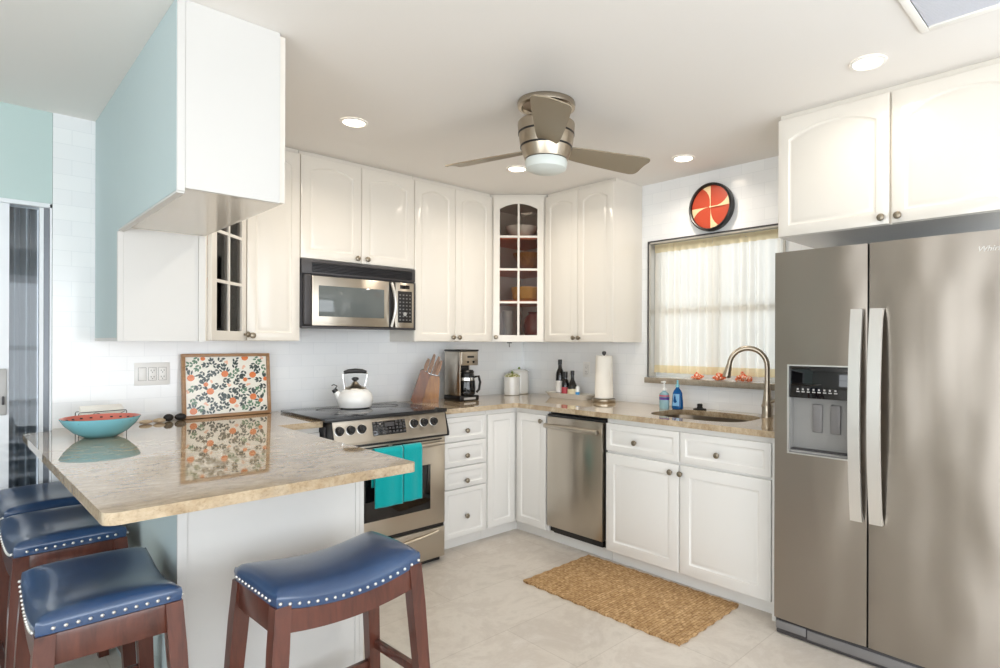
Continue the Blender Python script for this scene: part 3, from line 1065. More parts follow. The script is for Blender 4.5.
MB().box((.098, -.012, .072), (.522, -.0102, .256), .004).done('window', 'mesh_glass', dr)
MB().box((.559, -.004, .016), (.6035, .0195, .316), .003).done('handle_recess', 'black', mw)
pts = [(.574 + .012 * sin(pi * i / 12), -.014 - .030 * sin(pi * i / 12), .02 + .284 * i / 12) for i in range(13)]
MB().tube(pts, .010, 10).done('handle', 'steel_bright', dr)
cp = MB().box((.604, -.008, .014), (W - .018, .0195, .312), .004).done('control_panel', 'steel', mw)
MB().box((.638, -.0095, .272), (.708, -.0082, .296), .001).done('display', 'black_gloss', cp)
kp = MB().box((.622, -.0095, .048), (.726, -.0082, .256), .001).done('keypad', 'black', cp)
b = MB()
for i in range(4):
    for j in range(8):
        b.box((.632 + i * .0245, -.0105, .062 + j * .0235), (.643 + i * .0245, -.0093, .070 + j * .0235))
b.done('button', 'grey', kp, smooth=0)
MB().lathe([(.013, 0), (.011, -.003), (.002, -.003)], 16, (.674, -.0094, .105), 'y').done('start_button', 'lightgrey', kp)
MB().box((W - .0175, -.003, .014), (W - .001, .0195, .3195), .003).done('side_edge', 'dark', mw)

# ------------------------------------------------------------------ ceiling things
def downlight(x, y, label, watts):
    t = thing('recessed_downlight', label, 'ceiling light', (x, y, H), 0, 'recessed ceiling lights')
    MB().lathe([(.068, -.0005), (.068, -.006), (.056, -.008), (.052, -.003)], 32, cap0=False, cap1=False).done('trim_ring', 'lens_white', t)
    MB().lathe([(.053, -.001), (.053, -.004), (.03, -.0045), (.002, -.0045)], 28).done('lens', 'lamp', t)
    l = bpy.data.lights.new('lamp', 'AREA'); l.shape = 'DISK'; l.size = .1; l.energy = watts; l.color = (1, .9, .77); l.spread = radians(150)
    lo = bpy.data.objects.new('lamp', l); COL.objects.link(lo); lo.parent = t; lo.location = (0, 0, -.012)
    return t


for (x, y), wt, lb in zip(LAMPS, LAMP_W, ('lit recessed ceiling light above the range, left of the fan', 'lit recessed ceiling light in front of the fridge cabinet',
                              'lit recessed ceiling light in front of the wall clock', 'lit recessed ceiling light behind the fan motor, near the glass corner cabinet')):
    downlight(x, y, lb, wt)

# return-air vent
t = thing('ceiling_vent', 'white louvred air vent in the ceiling near the fridge cabinet', 'vent', (-1.0, -3.0, H), 0)
vx0, vx1, vy0, vy1 = -.30, .0, -.72, -.30
t.location = (-1.02, -2.985, H)
b = MB()
w = .028
b.box((vx0, vy0, -.008), (vx1, vy0 + w, -.0005), .002).box((vx0, vy1 - w, -.008), (vx1, vy1, -.0005), .002).box((vx0, vy0 + w, -.008), (vx0 + w, vy1 - w, -.0005), .002).box((vx1 - w, vy0 + w, -.008), (vx1, vy1 - w, -.0005), .002)
b.done('frame', 'lens_white', t)
b = MB()
for i in range(22):
    x = vx0 + w + .004 + i * .0108
    b.prism([(x, -.0035), (x + .0095, -.0022), (x + .0095, -.0014), (x, -.0027)], vy0 + w, vy1 - w, 'y')
b.box((vx0 + w, vy0 + w, -.0012), (vx1 - w, vy1 - w, -.0004))
b.done('louvre', 'vent_dark', t, smooth=0)

# ceiling fan
fn_ = thing('ceiling_fan', 'three-blade brushed nickel ceiling fan with frosted light', 'fan', (-1.512, -1.848, H), 0)
MB().lathe([(.134, -.0005), (.137, -.012), (.134, -.026), (.118, -.03), (.112, -.012)], 40, cap0=False).done('canopy', 'nickel', fn_)
MB().lathe([(.06, -.013), (.06, -.095)], 24).done('down_tube', 'bronze', fn_)
mo = MB().lathe([(.05, -.086), (.122, -.090), (.134, -.100), (.135, -.112), (.126, -.19), (.113, -.24), (.102, -.268), (.09, -.27)], 44).done('motor_housing', 'nickel', fn_)
b = MB()
for z, r in ((-.15, .1317), (-.212, .1217)):
    b.lathe([(r - .004, z - .004), (r + .0012, z - .004), (r + .0012, z + .004), (r - .004, z + .004)], 44)
b.done('band', 'black', mo)
MB().lathe([(.097, -.271), (.100, -.285), (.094, -.312), (.07, -.325), (.03, -.331), (.003, -.332)], 40).done('light_lens', 'frost', fn_)
for a in (104, -16, -132.5):
    ca, sa = cos(radians(a)), sin(radians(a))
    tl = radians(14)
    # outline: distance along blade, half widths
    st = [(.09, .035, .035), (.13, .052, .048), (.2, .062, .056), (.3, .071, .064), (.4, .078, .071), (.47, .083, .076), (.535, .085, .079), (.557, .078, .074), (.566, .066, .064), (.569, .045, .045)]
    b = MB()
    top = []; bot = []
    for r, wa, wb in st:
        row = []
        for q in range(7):
            s = -wb + (wa + wb) * q / 6
            zc = -.212 - s * sin(tl) + .004 * (1 - (2 * q / 6 - 1) ** 2)
            row.append((r, s * cos(tl), zc))
        top.append(row)
    A = [[b.bm.verts.new((x * ca - y * sa, x * sa + y * ca, z)) for x, y, z in row] for row in top]
    B = [[b.bm.verts.new((x * ca - y * sa, x * sa + y * ca, z - .006)) for x, y, z in row] for row in top]
    for g in (A, B):
        for r0, r1 in zip(g, g[1:]):
            b.bridge(r0, r1, False)
    ea = A[0] + [r[-1] for r in A[1:]] + A[-1][-2::-1] + [r[0] for r in A[-2:0:-1]]
    eb = B[0] + [r[-1] for r in B[1:]] + B[-1][-2::-1] + [r[0] for r in B[-2:0:-1]]
    b.bridge(ea, eb)
    b.done('blade', 'blade', fn_)

# ------------------------------------------------------------------ wall things
# clock
ck = thing('wall_clock', 'round black-rimmed clock with orange and cream swirl face above the window', 'clock', (-.001, -1.852, 2.256), RB)
MB().lathe([(.155, 0), (.157, -.02), (.155, -.045), (.148, -.05), (.141, -.046), (.139, -.03), (.139, -.01)], 48, axis='y').done('rim', 'black', ck)
b = MB()
b.lathe([(.1385, -.011), (.1385, -.03)], 48, axis='y')
b.mi = 1
R = .137
for q in range(4):
    a0 = radians(90 + 90 * q)
    o1 = []; o2 = []
    for i in range(9):
        r = R * i / 8
        sw = .30 * (1 - i / 8) ** 1.2
        o1.append((r * cos(a0 - sw * .1), r * sin(a0 - sw * .1)))
        th = a0 + radians(25) * (i / 8) ** 1.0 * (.35 + .65 * i / 8)
        o2.append((r * cos(th), r * sin(th)))
    poly = o1 + [(R * cos(a0 + radians(25) * (1 - k / 4)), R * sin(a0 + radians(25) * (1 - k / 4))) for k in range(3, 0, -1)][::-1] + o2[:0:-1]
    b.prism(poly, -.0318, -.0302, 'y')
b.done('face', ['orange', 'cream'], ck, smooth=0)
b = MB().box((-.0025, -.036, 0), (.0025, -.034, .07)).lathe([(.007, -.0325), (.007, -.037)], 14, axis='y')
b.box((-.003, -.0375, -.003), (.095, -.0362, .003))
b.done('hand', 'cream', ck, smooth=0)

def gang_plate(name, label, loc, rz, w, h, devs):
    t = thing(name, label, 'outlet', loc, rz)
    MB().box((0, -.006, 0), (w, -.0008, h), .002).done('cover_plate', 'white', t)
    for (x, k) in devs:
        MB().box((x - .0185, -.0063, h / 2 - .0355), (x + .0185, -.0060, h / 2 + .0355)).done('gap_shade', 'grey', t, smooth=0)  # grey outline painting in the shade line round each device
        MB().box((x - .017, -.0085, h / 2 - .034), (x + .017, -.0062, h / 2 + .034), .001).done('rocker' if k == 's' else 'receptacle', 'white', t)
        if k == 'o':
            b = MB()
            for z in (h / 2 - .017, h / 2 + .017):
                b.box((x - .008, -.0092, z - .002), (x - .0055, -.0084, z + .006)).box((x + .0055, -.0092, z - .002), (x + .008, -.0084, z + .006)).lathe([(.0025, -.0084), (.0025, -.0092)], 8, (x, 0, z - .008), 'y')
            b.done('slot', 'dark', t, smooth=0)
    return t


gang_plate('outlet_plate', 'white three-gang switch and outlet plate above the napkin holder', (-2.782, 0, 1.134), 0, .163, .122, [(.036, 's'), (.082, 'o'), (.128, 'o')])
gang_plate('outlet_plate', 'white single outlet plate on the tile beside the paper towels', (0, -.71, 1.102), RB, .075, .12, [(.0375, 'o')])
# little hook under the corner cabinet
b = MB().box((-.335, -.205, UB - .012), (-.305, -.175, UB - .0025), .002)
b.tube([(-.32, -.19, UB - .012), (-.32, -.19, UB - .03), (-.325, -.2, UB - .04), (-.335, -.205, UB - .035)], .003, 8)
tag(b.done('cup_hook', 'grey'), 'small grey hook fixed under the glass corner cabinet above the canisters', 'hook')

# curtains in the kitchen window
rod = MB().tube([(.035, WY0 + .024, 2.045), (.035, WY1 - .024, 2.045)], .007, 10).done('curtain_rod', 'winframe')
tag(rod, 'thin curtain rod across the top of the kitchen window', 'rod')
def curtain(y0, y1, label, ph):
    def fn(u, v):
        y = y0 + (y1 - y0) * u
        z = 1.162 + (2.068 - 1.162) * v
        amp = .009 + .012 * (1 - v) + .004 * sin(u * 11 + ph)
        x = .035 + amp * sin(u * 2 * pi * 7.5 + ph + .8 * sin(u * 9 + ph) + .35 * (1 - v) * sin(u * 21)) * (1 if abs(v - .975) > .03 else .55)
        if v > .94:
            x = .035 + (x - .035) * .5 - .010
        return (x, y, z)
    t = thing('curtain', label, 'curtain', (0, 0, 0), 0, 'kitchen window curtains')
    MB().sheet(lambda u, v: fn(u, .058 + v * (.938 - .058)), 150, 14).done('sheer_panel', 'curtain', t, smooth=80)
    MB().sheet(lambda u, v: fn(u, v * .058), 150, 2).done('bottom_hem', 'hemcloth', t, smooth=80)
    MB().sheet(lambda u, v: fn(u, .938 + v * .062), 150, 3).done('heading', 'hemcloth', t, smooth=80)
    return t


curtain(-1.83, -1.372, 'sheer cream curtain half on the dish soap side of the window', .4)
curtain(WY0 + .025, -1.835, 'sheer cream curtain half behind the faucet', 2.1)

# ornaments on the sill
def ornament(y, w, label, seed):
    rnd = random.Random(seed)
    b = MB()
    for i in range(40):
        a = rnd.uniform(0, 2 * pi); r = w * rnd.uniform(.0, .5)
        rr = w * rnd.uniform(.09, .13)
        b.sphere((r * cos(a) * .6, r * sin(a), rr * .9 + rnd.uniform(0, .42) * w * (1 - 1.5 * r / w)), rr, 9, 6)
    o = b.done('sill_ornament', 'mottle', None, (-.005, y, WZ0 + .0005))
    return tag(o, label, 'ornament', 'orange ornaments on the window sill')


ornament(-1.742, .085, 'mottled orange ornament on the window sill farthest from the faucet', 1)
ornament(-1.905, .095, 'mottled orange ornament on the window sill behind the faucet nozzle', 2)
ornament(-2.07, .105, 'mottled orange ornament on the window sill framed by the faucet arch', 3)

# ------------------------------------------------------------------ sink side
fa = thing('faucet', 'brushed nickel gooseneck pull-down faucet at the sink corner beside the fridge', 'faucet', (-.125, -2.285, CT + .0005), 0)
MB().lathe([(.034, 0), (.034, .008), (.031, .013), (.0305, .05), (.030, .056)], 24).done('base', 'nickel', fa)
MB().lathe([(.033, .0565), (.0335, .068), (.029, .077), (.026, .1), (.0215, .14), (.0165, .19)], 24).done('collar', 'nickel', fa)
dirv = Vector((-.35, .94, 0)).normalized()
pts = [Vector((0, 0, .185)), Vector((0, 0, .24)), Vector((0, 0, .288))]
for i in range(1, 15):
    a = pi - (pi - .1) * i / 14
    pts.append(dirv * (.109 + .109 * cos(a)) + Vector((0, 0, .294 + .109 * sin(a))))
MB().tube(pts, .0155, 14).done('spout', 'nickel', fa)
e = pts[-1]; dd = (pts[-1] - pts[-2]).normalized()
MB().tube([e, e + dd * .008, e + dd * .015, e + dd * .04, e + dd * .075, e + dd * .08], [.0165, .0165, .0185, .021, .0255, .023], 16).done('spray_head', 'nickel', fa)
MB().tube([(.0, -.02, .09), (.0, -.045, .1), (.0, -.075, .125), (.0, -.098, .16)], [.012, .009, .008, .009], 10).done('lever', 'nickel', fa)

so = thing('hand_sanitizer', 'clear pump bottle of aqua hand gel with purple label beside the sink', 'soap bottle', (-.185, -1.602, CT + .0005), 0)
MB().lathe([(.032, 0), (.035, .004), (.035, .085), (.03, .1), (.014, .112), (.013, .118)], 24, sx=.8).done('bottle', 'gel', so)
b = MB().lathe([(.0355, .058), (.0358, .059), (.0358, .074), (.0355, .075)], 24, sx=.8, cap0=False, cap1=False)
b.done('label', 'lab_purple', so)
MB().lathe([(.0356, .081), (.0356, .088)], 24, sx=.8, cap0=False, cap1=False).done('label_stripe', 'lab_pink', so)
MB().lathe([(.014, .1185), (.014, .13), (.006, .132), (.005, .168), (.011, .17), (.011, .18), (.003, .182)], 16).box((-.034, -.005, .172), (0, .005, .179), .002).done('pump', 'white', so)
so = thing('dish_soap_bottle', 'taller blue dish soap bottle between the hand gel and the sink', 'soap bottle', (-.155, -1.685, CT + .0005), 0)
MB().lathe([(.036, 0), (.042, .006), (.04, .05), (.034, .105), (.026, .122), (.013, .137), (.012, .143)], 28, sx=.62).done('bottle', 'dishsoap', so)
b = MB().sheet(lambda u, v: (-.0255 - .0006 + .004 * (2 * u - 1) ** 2 + .0045 * v, -.026 + .052 * u * (1 - .1 * v), .022 + .078 * v), 8, 4)
b.done('label', 'lab_sky', so)
MB().lathe([(.0135, .1435), (.0135, .158), (.006, .163), (.006, .188), (.003, .19)], 16).done('cap', 'aqua', so)
b = MB().lathe([(.042, 0), (.042, .006), (.02, .009), (.016, .022), (.019, .032), (.013, .038), (.002, .038)], 24)
tag(b.done('sink_stopper', 'rubber', None, (-.075, -1.803, CT + .0005)), 'black rubber sink stopper behind the sink', 'stopper')

# ------------------------------------------------------------------ counter right side
# paper towels
pt = thing('paper_towel_holder', 'steel upright paper towel holder near the window', 'holder', (-.155, -1.055, CT + .0005), 0)
MB().lathe([(.084, 0), (.086, .004), (.086, .022), (.08, .027), (.008, .028)], 32).done('base', 'nickel', pt)
MB().lathe([(.007, .0285), (.007, .344), (.013, .347), (.016, .358), (.013, .368), (.002, .371)], 18).done('post', 'dark', pt)
ro = MB().lathe([(.02, .003), (.064, .0), (.068, .004), (.0605, .305), (.056, .31), (.022, .308), (.02, .29), (.02, .003)], 36, cap0=False, cap1=False)
ro.bridge  # noqa
rl = ro.done('paper_towel_roll', 'paper', None, (-.155, -1.055, CT + .030))
tag(rl, 'white paper towel roll standing on the steel holder', 'paper towel')
b = MB().sheet(lambda u, v: (.0 - .02 * u - .003, -.069 - .006 * sin(u * 3) - .01 * u * v, .06 + .12 * u + (.20 - .13 * u) * v), 8, 8)
o = b.done('loose_sheet', 'paper', rl); md = o.modifiers.new('thick', 'SOLIDIFY'); md.thickness = .001
# tray with bottles
tr = MB()
tw, tl_ = .075, .228
def rr(hx, hy, z):
    return [(hx * (1 if c > 0 else -1) * abs(c) ** .35, hy * (1 if s > 0 else -1) * abs(s) ** .35, z) for c, s in ((cos(2 * pi * i / 40), sin(2 * pi * i / 40)) for i in range(40))]
rs = [tr.ring(rr(*q)) for q in ((tw * .72, tl_ * .84, 0), (tw, tl_ * .97, .038), (tw * 1.05, tl_ * 1.02, .042), (tw * .98, tl_ * .975, .042), (tw * .72, tl_ * .84, .008))]
for q, w in zip(rs, rs[1:]):
    tr.bridge(q, w)
tr.cap(rs[0]); tr.cap(rs[-1])
tag(tr.done('serving_tray', 'ceramic', None, (-.12, -.685, CT + .0005)), 'long pale ceramic tray holding the small bottles', 'tray')
TZ = CT + .0105
def bottle(name, label, cat, loc, prof, lab, labz, labr, cap=None, mt='bottle_dark'):
    t = thing(name, label, cat, loc, 0)
    MB().lathe(prof, 24).done('bottle', mt, t)
    MB().lathe([(labr - .0008, labz[0]), (labr, labz[0] + .001), (labr, labz[1] - .001), (labr - .0008, labz[1])], 24, cap0=False, cap1=False).done('label', lab, t)
    if cap:
        MB().lathe(cap, 16).done('cap', 'black', t)
        t.scale = (1.14, 1.14, 1.03)
bottle('oil_bottle', 'tallest dark bottle with black and white label on the pale tray', 'bottle', (-.125, -.575, TZ),
       [(.026, 0), (.029, .004), (.029, .165), (.024, .19), (.0135, .215), (.012, .24)], 'lab_white', (.03, .12), .0296, [(.014, .2405), (.014, .28), (.002, .281)])
bottle('sauce_bottle', 'dark sauce bottle with red label in the middle of the tray', 'bottle', (-.136, -.645, TZ),
       [(.023, 0), (.026, .004), (.026, .1), (.02, .125), (.013, .135), (.013, .145)], 'lab_red', (.012, .075), .0266, [(.0155, .1455), (.0155, .19), (.002, .191)])
bottle('vinegar_bottle', 'dark narrow-necked bottle with cream label on the tray', 'bottle', (-.13, -.715, TZ),
       [(.03, 0), (.033, .004), (.033, .075), (.024, .105), (.012, .135), (.011, .165)], 'lab_cream', (.01, .065), .0336, [(.0135, .1655), (.0135, .2), (.002, .201)])
bottle('spice_jar', 'small blue and white jar at the end of the bottles on the tray', 'jar', (-.125, -.765, TZ),
       [(.0135, 0), (.0155, .003), (.0155, .075), (.012, .085), (.01, .09)], 'lab_blue', (.006, .045), .0161, None, 'white')
# canisters
def canister(label, loc, r, h, lidmat):
    t = thing('canister', label, 'canister', loc, 0, 'white canisters in the corner')
    MB().lathe([(r * .9, 0), (r, .006), (r * 1.0, h - .02), (r * .97, h - .008), (r * .98, h), (r * .93, h)], 32).done('jar', 'ceramic', t)
    l = MB().lathe([(r * 1.0, h + .0005), (r * 1.02, h + .008), (r * .92, h + .015), (r * .6, h + .026), (.012, h + .03)], 32).done('lid', lidmat, t)
    MB().sphere((0, 0, h + .036), .011, 12, 8).done('lid_knob', 'green_print', l)
canister('small white canister with yellow and green lid in front of the other', (-.253, -.148, CT + .0005), .064, .15, 'lidglaze')
canister('larger white ceramic canister tucked behind the small one in the corner', (-.12, -.085, CT + .0005), .08, .178, 'ceramic')
# coffee maker
cm = thing('coffee_maker', 'stainless and black drip coffee maker beside the knife block', 'coffee maker', (-.886, -.300, CT + .0005), 0)
cw, cd, chh = .165, .195, .378
MB().box((-.005, -.012, 0), (cw + .005, cd, .04), .008).done('base', 'black', cm)
MB().box((.003, .102, .0405), (cw - .003, cd - .004, .300), .004).done('water_tank', 'black', cm)
MB().box((0, .0, .0405), (.012, cd - .002, chh - .014), .003).done('side_panel', 'steel', cm)
MB().box((cw - .012, .102, .0405), (cw, cd - .002, .2595), .003).done('side_panel', 'steel', cm)
hd = MB().box((.0125, -.004, .262), (cw, .19, chh - .014), .006).done('brew_head', 'steel', cm)
MB().box((-.004, -.008, chh - .0135), (cw + .004, cd, chh), .005).done('top_lid', 'black', cm)
MB().box((.065, -.0065, .318), (.125, -.0042, .332), .003).done('clock_display', 'black', hd)
for x in (.07, .12):
    MB().lathe([(.009, -.0045), (.008, -.009), (.002, -.009)], 14, (x, 0, .287), 'y').done('button', 'black', hd)
MB().box((.03, -.0145, .01), (.135, -.0122, .026)).done('name_plate', 'lightgrey', cm)
cf = thing('coffee_carafe', 'glass coffee carafe with black handle standing in the coffee maker', 'carafe', (-.798, -.266, CT + .0415), -.35)
cf.scale = (1.13, 1.13, 1.08)
MB().lathe([(.046, 0), (.055, .008), (.058, .05), (.054, .1), (.045, .15), (.043, .15), (.051, .1), (.055, .05), (.043, .008)], 28, cap0=True).done('glass_pot', 'black_gloss', cf)
MB().lathe([(.0545, .1005), (.0552, .104), (.0525, .122), (.05, .122)], 28, cap0=False, cap1=False).done('band', 'chrome', cf)
MB().lathe([(.046, .1505), (.048, .16), (.04, .172), (.005, .175)], 24).done('lid', 'black', cf)
MB().tube([(.045, -.026, .125), (.068, -.042, .13), (.076, -.048, .09), (.07, -.044, .04), (.056, -.035, .02)], .008, 8).done('handle', 'black', cf)
# knife block
kb = thing('knife_block', 'slanted wooden knife block between the range and the coffee maker', 'knife block', (-1.085, -.165, CT + .0005), -.55)
b = MB()
b.prism([(-.105, .02), (-.085, 0), (-.03, 0), (.03, .2), (-.02, .235), (-.035, .232)], -.052, .052, 'y')
b.done('slanted_body', 'darkblock', kb, smooth=0)
b = MB().prism([(-.029, 0), (.09, 0), (.098, .155), (.094, .185), (.0285, .194)], -.042, .042, 'y').done('front_body', 'blockwood', kb, smooth=0)
KN = [(-.008, -.022, .222, .3), (-.008, .016, .226, .285), (.02, -.026, .206, .32), (.02, .010, .206, .34), (.048, -.008, .195, .325), (.072, -.034, .192, .28), (.074, .022, .192, .29)]
kmat = kb.matrix_basis.copy()
kmesh = None
ROT = Matrix.Rotation(-.55, 4, 'Z')
for i, (x, y, z, top) in enumerate(KN):
    if kmesh is None:
        root = thing('kitchen_knife', 'wooden-handled kitchen knife standing in the slanted wooden block', 'knife', (0, 0, 0), 0, 'knives in the block')
        MB().prism([(-.011, .005), (.011, .005), (.015, .06), (.010, .112), (-.007, .116), (-.013, .07)], -.008, .008, 'y').done('handle', 'handlewood', root)
        MB().box((-.0075, -.0055, .0), (.0075, .0055, .0045), .001).done('bolster', 'chrome', root)
        kmesh = root; r = root
    else:
        r = root.copy(); COL.objects.link(r)
        for ch in list(root.children):
            c = ch.copy(); COL.objects.link(c); c.parent = r
    p = ROT @ Vector((x, y, z + .002))
    r.location = (p.x - 1.085, p.y - .165, p.z + CT)
    r.rotation_euler = (0, .3 if x < .04 else .34, -.55)
    r.scale = (1, 1, (top - z + .03) / .13)

# kettle on the cooktop
kt = thing('tea_kettle', 'white enamel whistling kettle with black handle on the cooktop', 'kettle', (-1.682, -.29, .9565), -.3)
MB().lathe([(.085, 0), (.098, .006), (.108, .035), (.109, .06), (.1, .09), (.08, .112), (.06, .12), (.055, .12)], 40).done('body', 'enamel', kt)
ld = MB().lathe([(.062, .1185), (.062, .124), (.05, .132), (.03, .142), (.018, .158), (.012, .165)], 28).done('lid', 'nickel', kt)
MB().lathe([(.008, .1655), (.012, .17), (.022, .178), (.021, .188), (.012, .193), (.002, .194)], 20).done('lid_knob', 'black', ld)
MB().tube([(-.08, 0, .062), (-.103, 0, .085), (-.117, 0, .107)], [.028, .021, .0155], 16).done('spout', 'enamel', kt)
MB().tube([(-.115, 0, .104), (-.127, 0, .12)], [.017, .015], 14).tube([(-.12, 0, .122), (-.108, 0, .14), (-.128, 0, .15), (-.14, 0, .143)], .0035, 8).done('whistle', 'black', kt)
b = MB()
b.tube([(-.062, 0, .112), (-.066, 0, .16), (-.074, 0, .2), (-.072, 0, .216), (-.06, 0, .226)], .0045, 8)
b.tube([(.062, 0, .112), (.06, 0, .135), (.067, 0, .17), (.074, 0, .2), (.072, 0, .216), (.06, 0, .226)], .0045, 8)
b.box((-.072, -.01, .103), (-.05, .01, .12), .004).box((.05, -.01, .103), (.072, .01, .12), .004)
b.done('bail', 'chrome', kt)
MB().tube([(-.068, 0, .223), (-.042, 0, .230), (0, 0, .233), (.042, 0, .230), (.068, 0, .223)], [.010, .014, .0155, .014, .010], 12).done('grip', 'black', kt)

# ------------------------------------------------------------------ peninsula top things
bw = thing('serving_bowl', 'wide shallow bowl, aqua outside and coral inside, on the peninsula', 'bowl', (-2.985, -.47, CT + .0005), 0)
MB().lathe([(.045, 0), (.062, .002), (.1, .025), (.131, .058), (.147, .086), (.1475, .089)], 48, cap1=False).done('outer_glaze', 'aqua', bw)
b = MB()
b.lathe([(.147, .0895), (.1435, .0885), (.127, .062), (.096, .03), (.058, .009), (.004, .007)], 48, cap0=False)
b.mi = 1
for i in range(22):
    a = 2 * pi * i / 22; r = .1345
    b.box((r * cos(a) - .005, r * sin(a) - .004, .072), (r * cos(a) + .005, r * sin(a) + .004, .0775), .001)
b.done('inner_glaze', ['coral', 'black'], bw)
# napkin holder behind it
nh = thing('napkin_holder', 'black wire napkin holder behind the aqua bowl', 'napkin holder', (-2.945, -.19, CT + .0005), .1)
b = MB()
for y in (-.03, .03):
    b.tube([(-.095, y, .003), (-.095, y, .085), (-.092, y, .09), (.092, y, .09), (.095, y, .085), (.095, y, .003)], .0018, 6)
    b.tube([(-.095, y, .003), (.095, y, .003)], .0018, 6); b.tube([(-.09, y, .05), (-.03, y, .085), (.04, y, .06), (.09, y, .085)], .0014, 6)
for x in (-.095, 0, .095):
    b.tube([(x, -.03, .003), (x, .03, .003)], .0025, 6)
b.done('wire_frame', 'black', nh)
for i, dz in enumerate((0, .006, .012)):
    o = MB().box((-.085, -.022 + i * .014, 0), (.085, -.012 + i * .014, .1 + dz), .003).done('paper_napkin', 'paper', None, (-2.945, -.19, CT + .0065))
    o.rotation_euler = (0, 0, .1)
    tag(o, 'white folded paper napkins standing in the wire holder', 'napkin', 'napkins in the wire holder')

def pebble(mt, x, y, s, label, rz):
    b = MB().sphere((0, 0, s[2]), 1, 16, 10, s)
    for v_ in b.bm.verts:
        v_.co += Vector((sin(v_.co.y * 60), cos(v_.co.x * 50), 0)) * .0015
    o = b.done('pebble', mt, None, (x, y, CT + .0005)); o.rotation_euler = (0, 0, rz)
    return tag(o, label, 'stone', 'pebbles along the backsplash')


pebble('beige_stone', -2.752, -.125, (.032, .02, .011), 'beige pebble nearest the aqua bowl', .2)
pebble('beige_stone', -2.69, -.115, (.028, .018, .012), 'beige pebble lying against a black one', -.2)
pebble('black_stone', -2.642, -.085, (.026, .02, .02), 'black pebble next to the beige pebbles', .4)
pebble('black_stone', -2.585, -.08, (.028, .018, .019), 'black pebble beside the orange-print tray', -.1)

# decorative tray leaning on the tile
ar = thing('decorative_tray', 'wood-framed tray with orange and leaf print leaning on the tile wall', 'tray', (-2.572, -.058, CT + .001), 0)
ar.rotation_euler = (-.09, 0, 0)
aw, ah = .462, .362
b = MB()
f = .017
b.box((0, -.018, 0), (aw, .012, f), .002).box((0, -.018, ah - f), (aw, .012, ah), .002).box((0, -.018, f), (f, .012, ah - f), .002).box((aw - f, -.018, f), (aw, .012, ah - f), .002)
b.done('frame', 'traywood', ar)
b = MB()
b.box((f, -.004, f), (aw - f, .006, ah - f))
rnd = random.Random(5)
def inside(x, z, mrg=.004):
    return f + mrg < x < aw - f - mrg and f + mrg < z < ah - f - mrg
def px(u, v_):
    return ((u - 45) / 725 * aw, (610 - v_) / 540 * ah)
def clipc(pts):
    return [(min(max(x, f + .001), aw - f - .001), min(max(z, f + .001), ah - f - .001)) for x, z in pts]
def disc(x, z, r, mi, y):
    pts = clipc([(x + r * cos(2 * pi * i / 18) * (1 + .06 * sin(3 * i)), z + r * sin(2 * pi * i / 18)) for i in range(18)])
    b.mi = mi
    b.prism(pts, y, y - .0004, 'y')
def leaf(x, z, a, l, w_, mi, y):
    pts = []
    for i in range(7):
        s = i / 6; pts.append((s * l, w_ * sin(pi * s) ** .8))
    for i in range(5, 0, -1):
        s = i / 6; pts.append((s * l, -w_ * sin(pi * s) ** .8))
    q = [(x + p[0] * cos(a) - p[1] * sin(a), z + p[0] * sin(a) + p[1] * cos(a)) for p in pts]
    if not all(inside(*p, .0) for p in q):
        return
    b.mi = mi
    b.prism(q, y, y - .0004, 'y')
OR = [(115, 270), (385, 245), (555, 105), (620, 260), (555, 300), (265, 390), (130, 550), (445, 480), (620, 455), (685, 490), (210, 110), (230, 330), (730, 300)]
PK = [(400, 140), (285, 300), (230, 490), (420, 340), (580, 350), (475, 530), (550, 190), (700, 110), (90, 390)]
occ = []
for (u, v_) in OR:
    x, z = px(u, v_); r = .0185 if (u, v_) not in ((685, 490), (555, 300), (210, 110), (230, 330), (730, 300)) else .012
    occ.append((x, z, r + .004))
    for k in range(5):
        a = rnd.uniform(.3, 2.8)
        leaf(x + r * cos(a) * .9, z + r * sin(a) * .9, a + rnd.uniform(-.3, .3), rnd.uniform(.022, .032), .0045, 2, -.0043 - .00005 * k)
    disc(x, z, r, 1, -.0048)
for (u, v_) in PK:
    x, z = px(u, v_); occ.append((x, z, .014))
    for k in range(4):
        disc(x + rnd.uniform(-.008, .008), z + rnd.uniform(-.009, .009), .0055, 4, -.0043 - .00005 * k)
cnt = 0
for tries in range(6000):
    if cnt > 62:
        break
    x, z = rnd.uniform(f + .008, aw - f - .008), rnd.uniform(f + .008, ah - f - .008)
    if any((x - o[0]) ** 2 + (z - o[1]) ** 2 < (o[2] + .016) ** 2 for o in occ):
        continue
    cnt += 1
    a = rnd.uniform(0, 2 * pi); mi = 2 if rnd.random() < .68 else 3
    occ.append((x, z, .0145))
    for k in (-1, 0):
        cx_, cz_ = x + k * .017 * cos(a) + .002 * cos(a), z + k * .017 * sin(a) + .002 * sin(a)
        for sgn in (1, -1):
            leaf(cx_ - sgn * .0015 * sin(a), cz_ + sgn * .0015 * cos(a), a + sgn * .62, rnd.uniform(.02, .025), .0054, mi, -.0042 - .00003 * (k + 3))
    leaf(x + .006 * cos(a), z + .006 * sin(a), a, .022, .0054, mi, -.0046)
b.done('printed_panel', ['cream_print', 'orange_print', 'leaf_print', 'leaf2_print', 'peach_print'], ar, smooth=0)

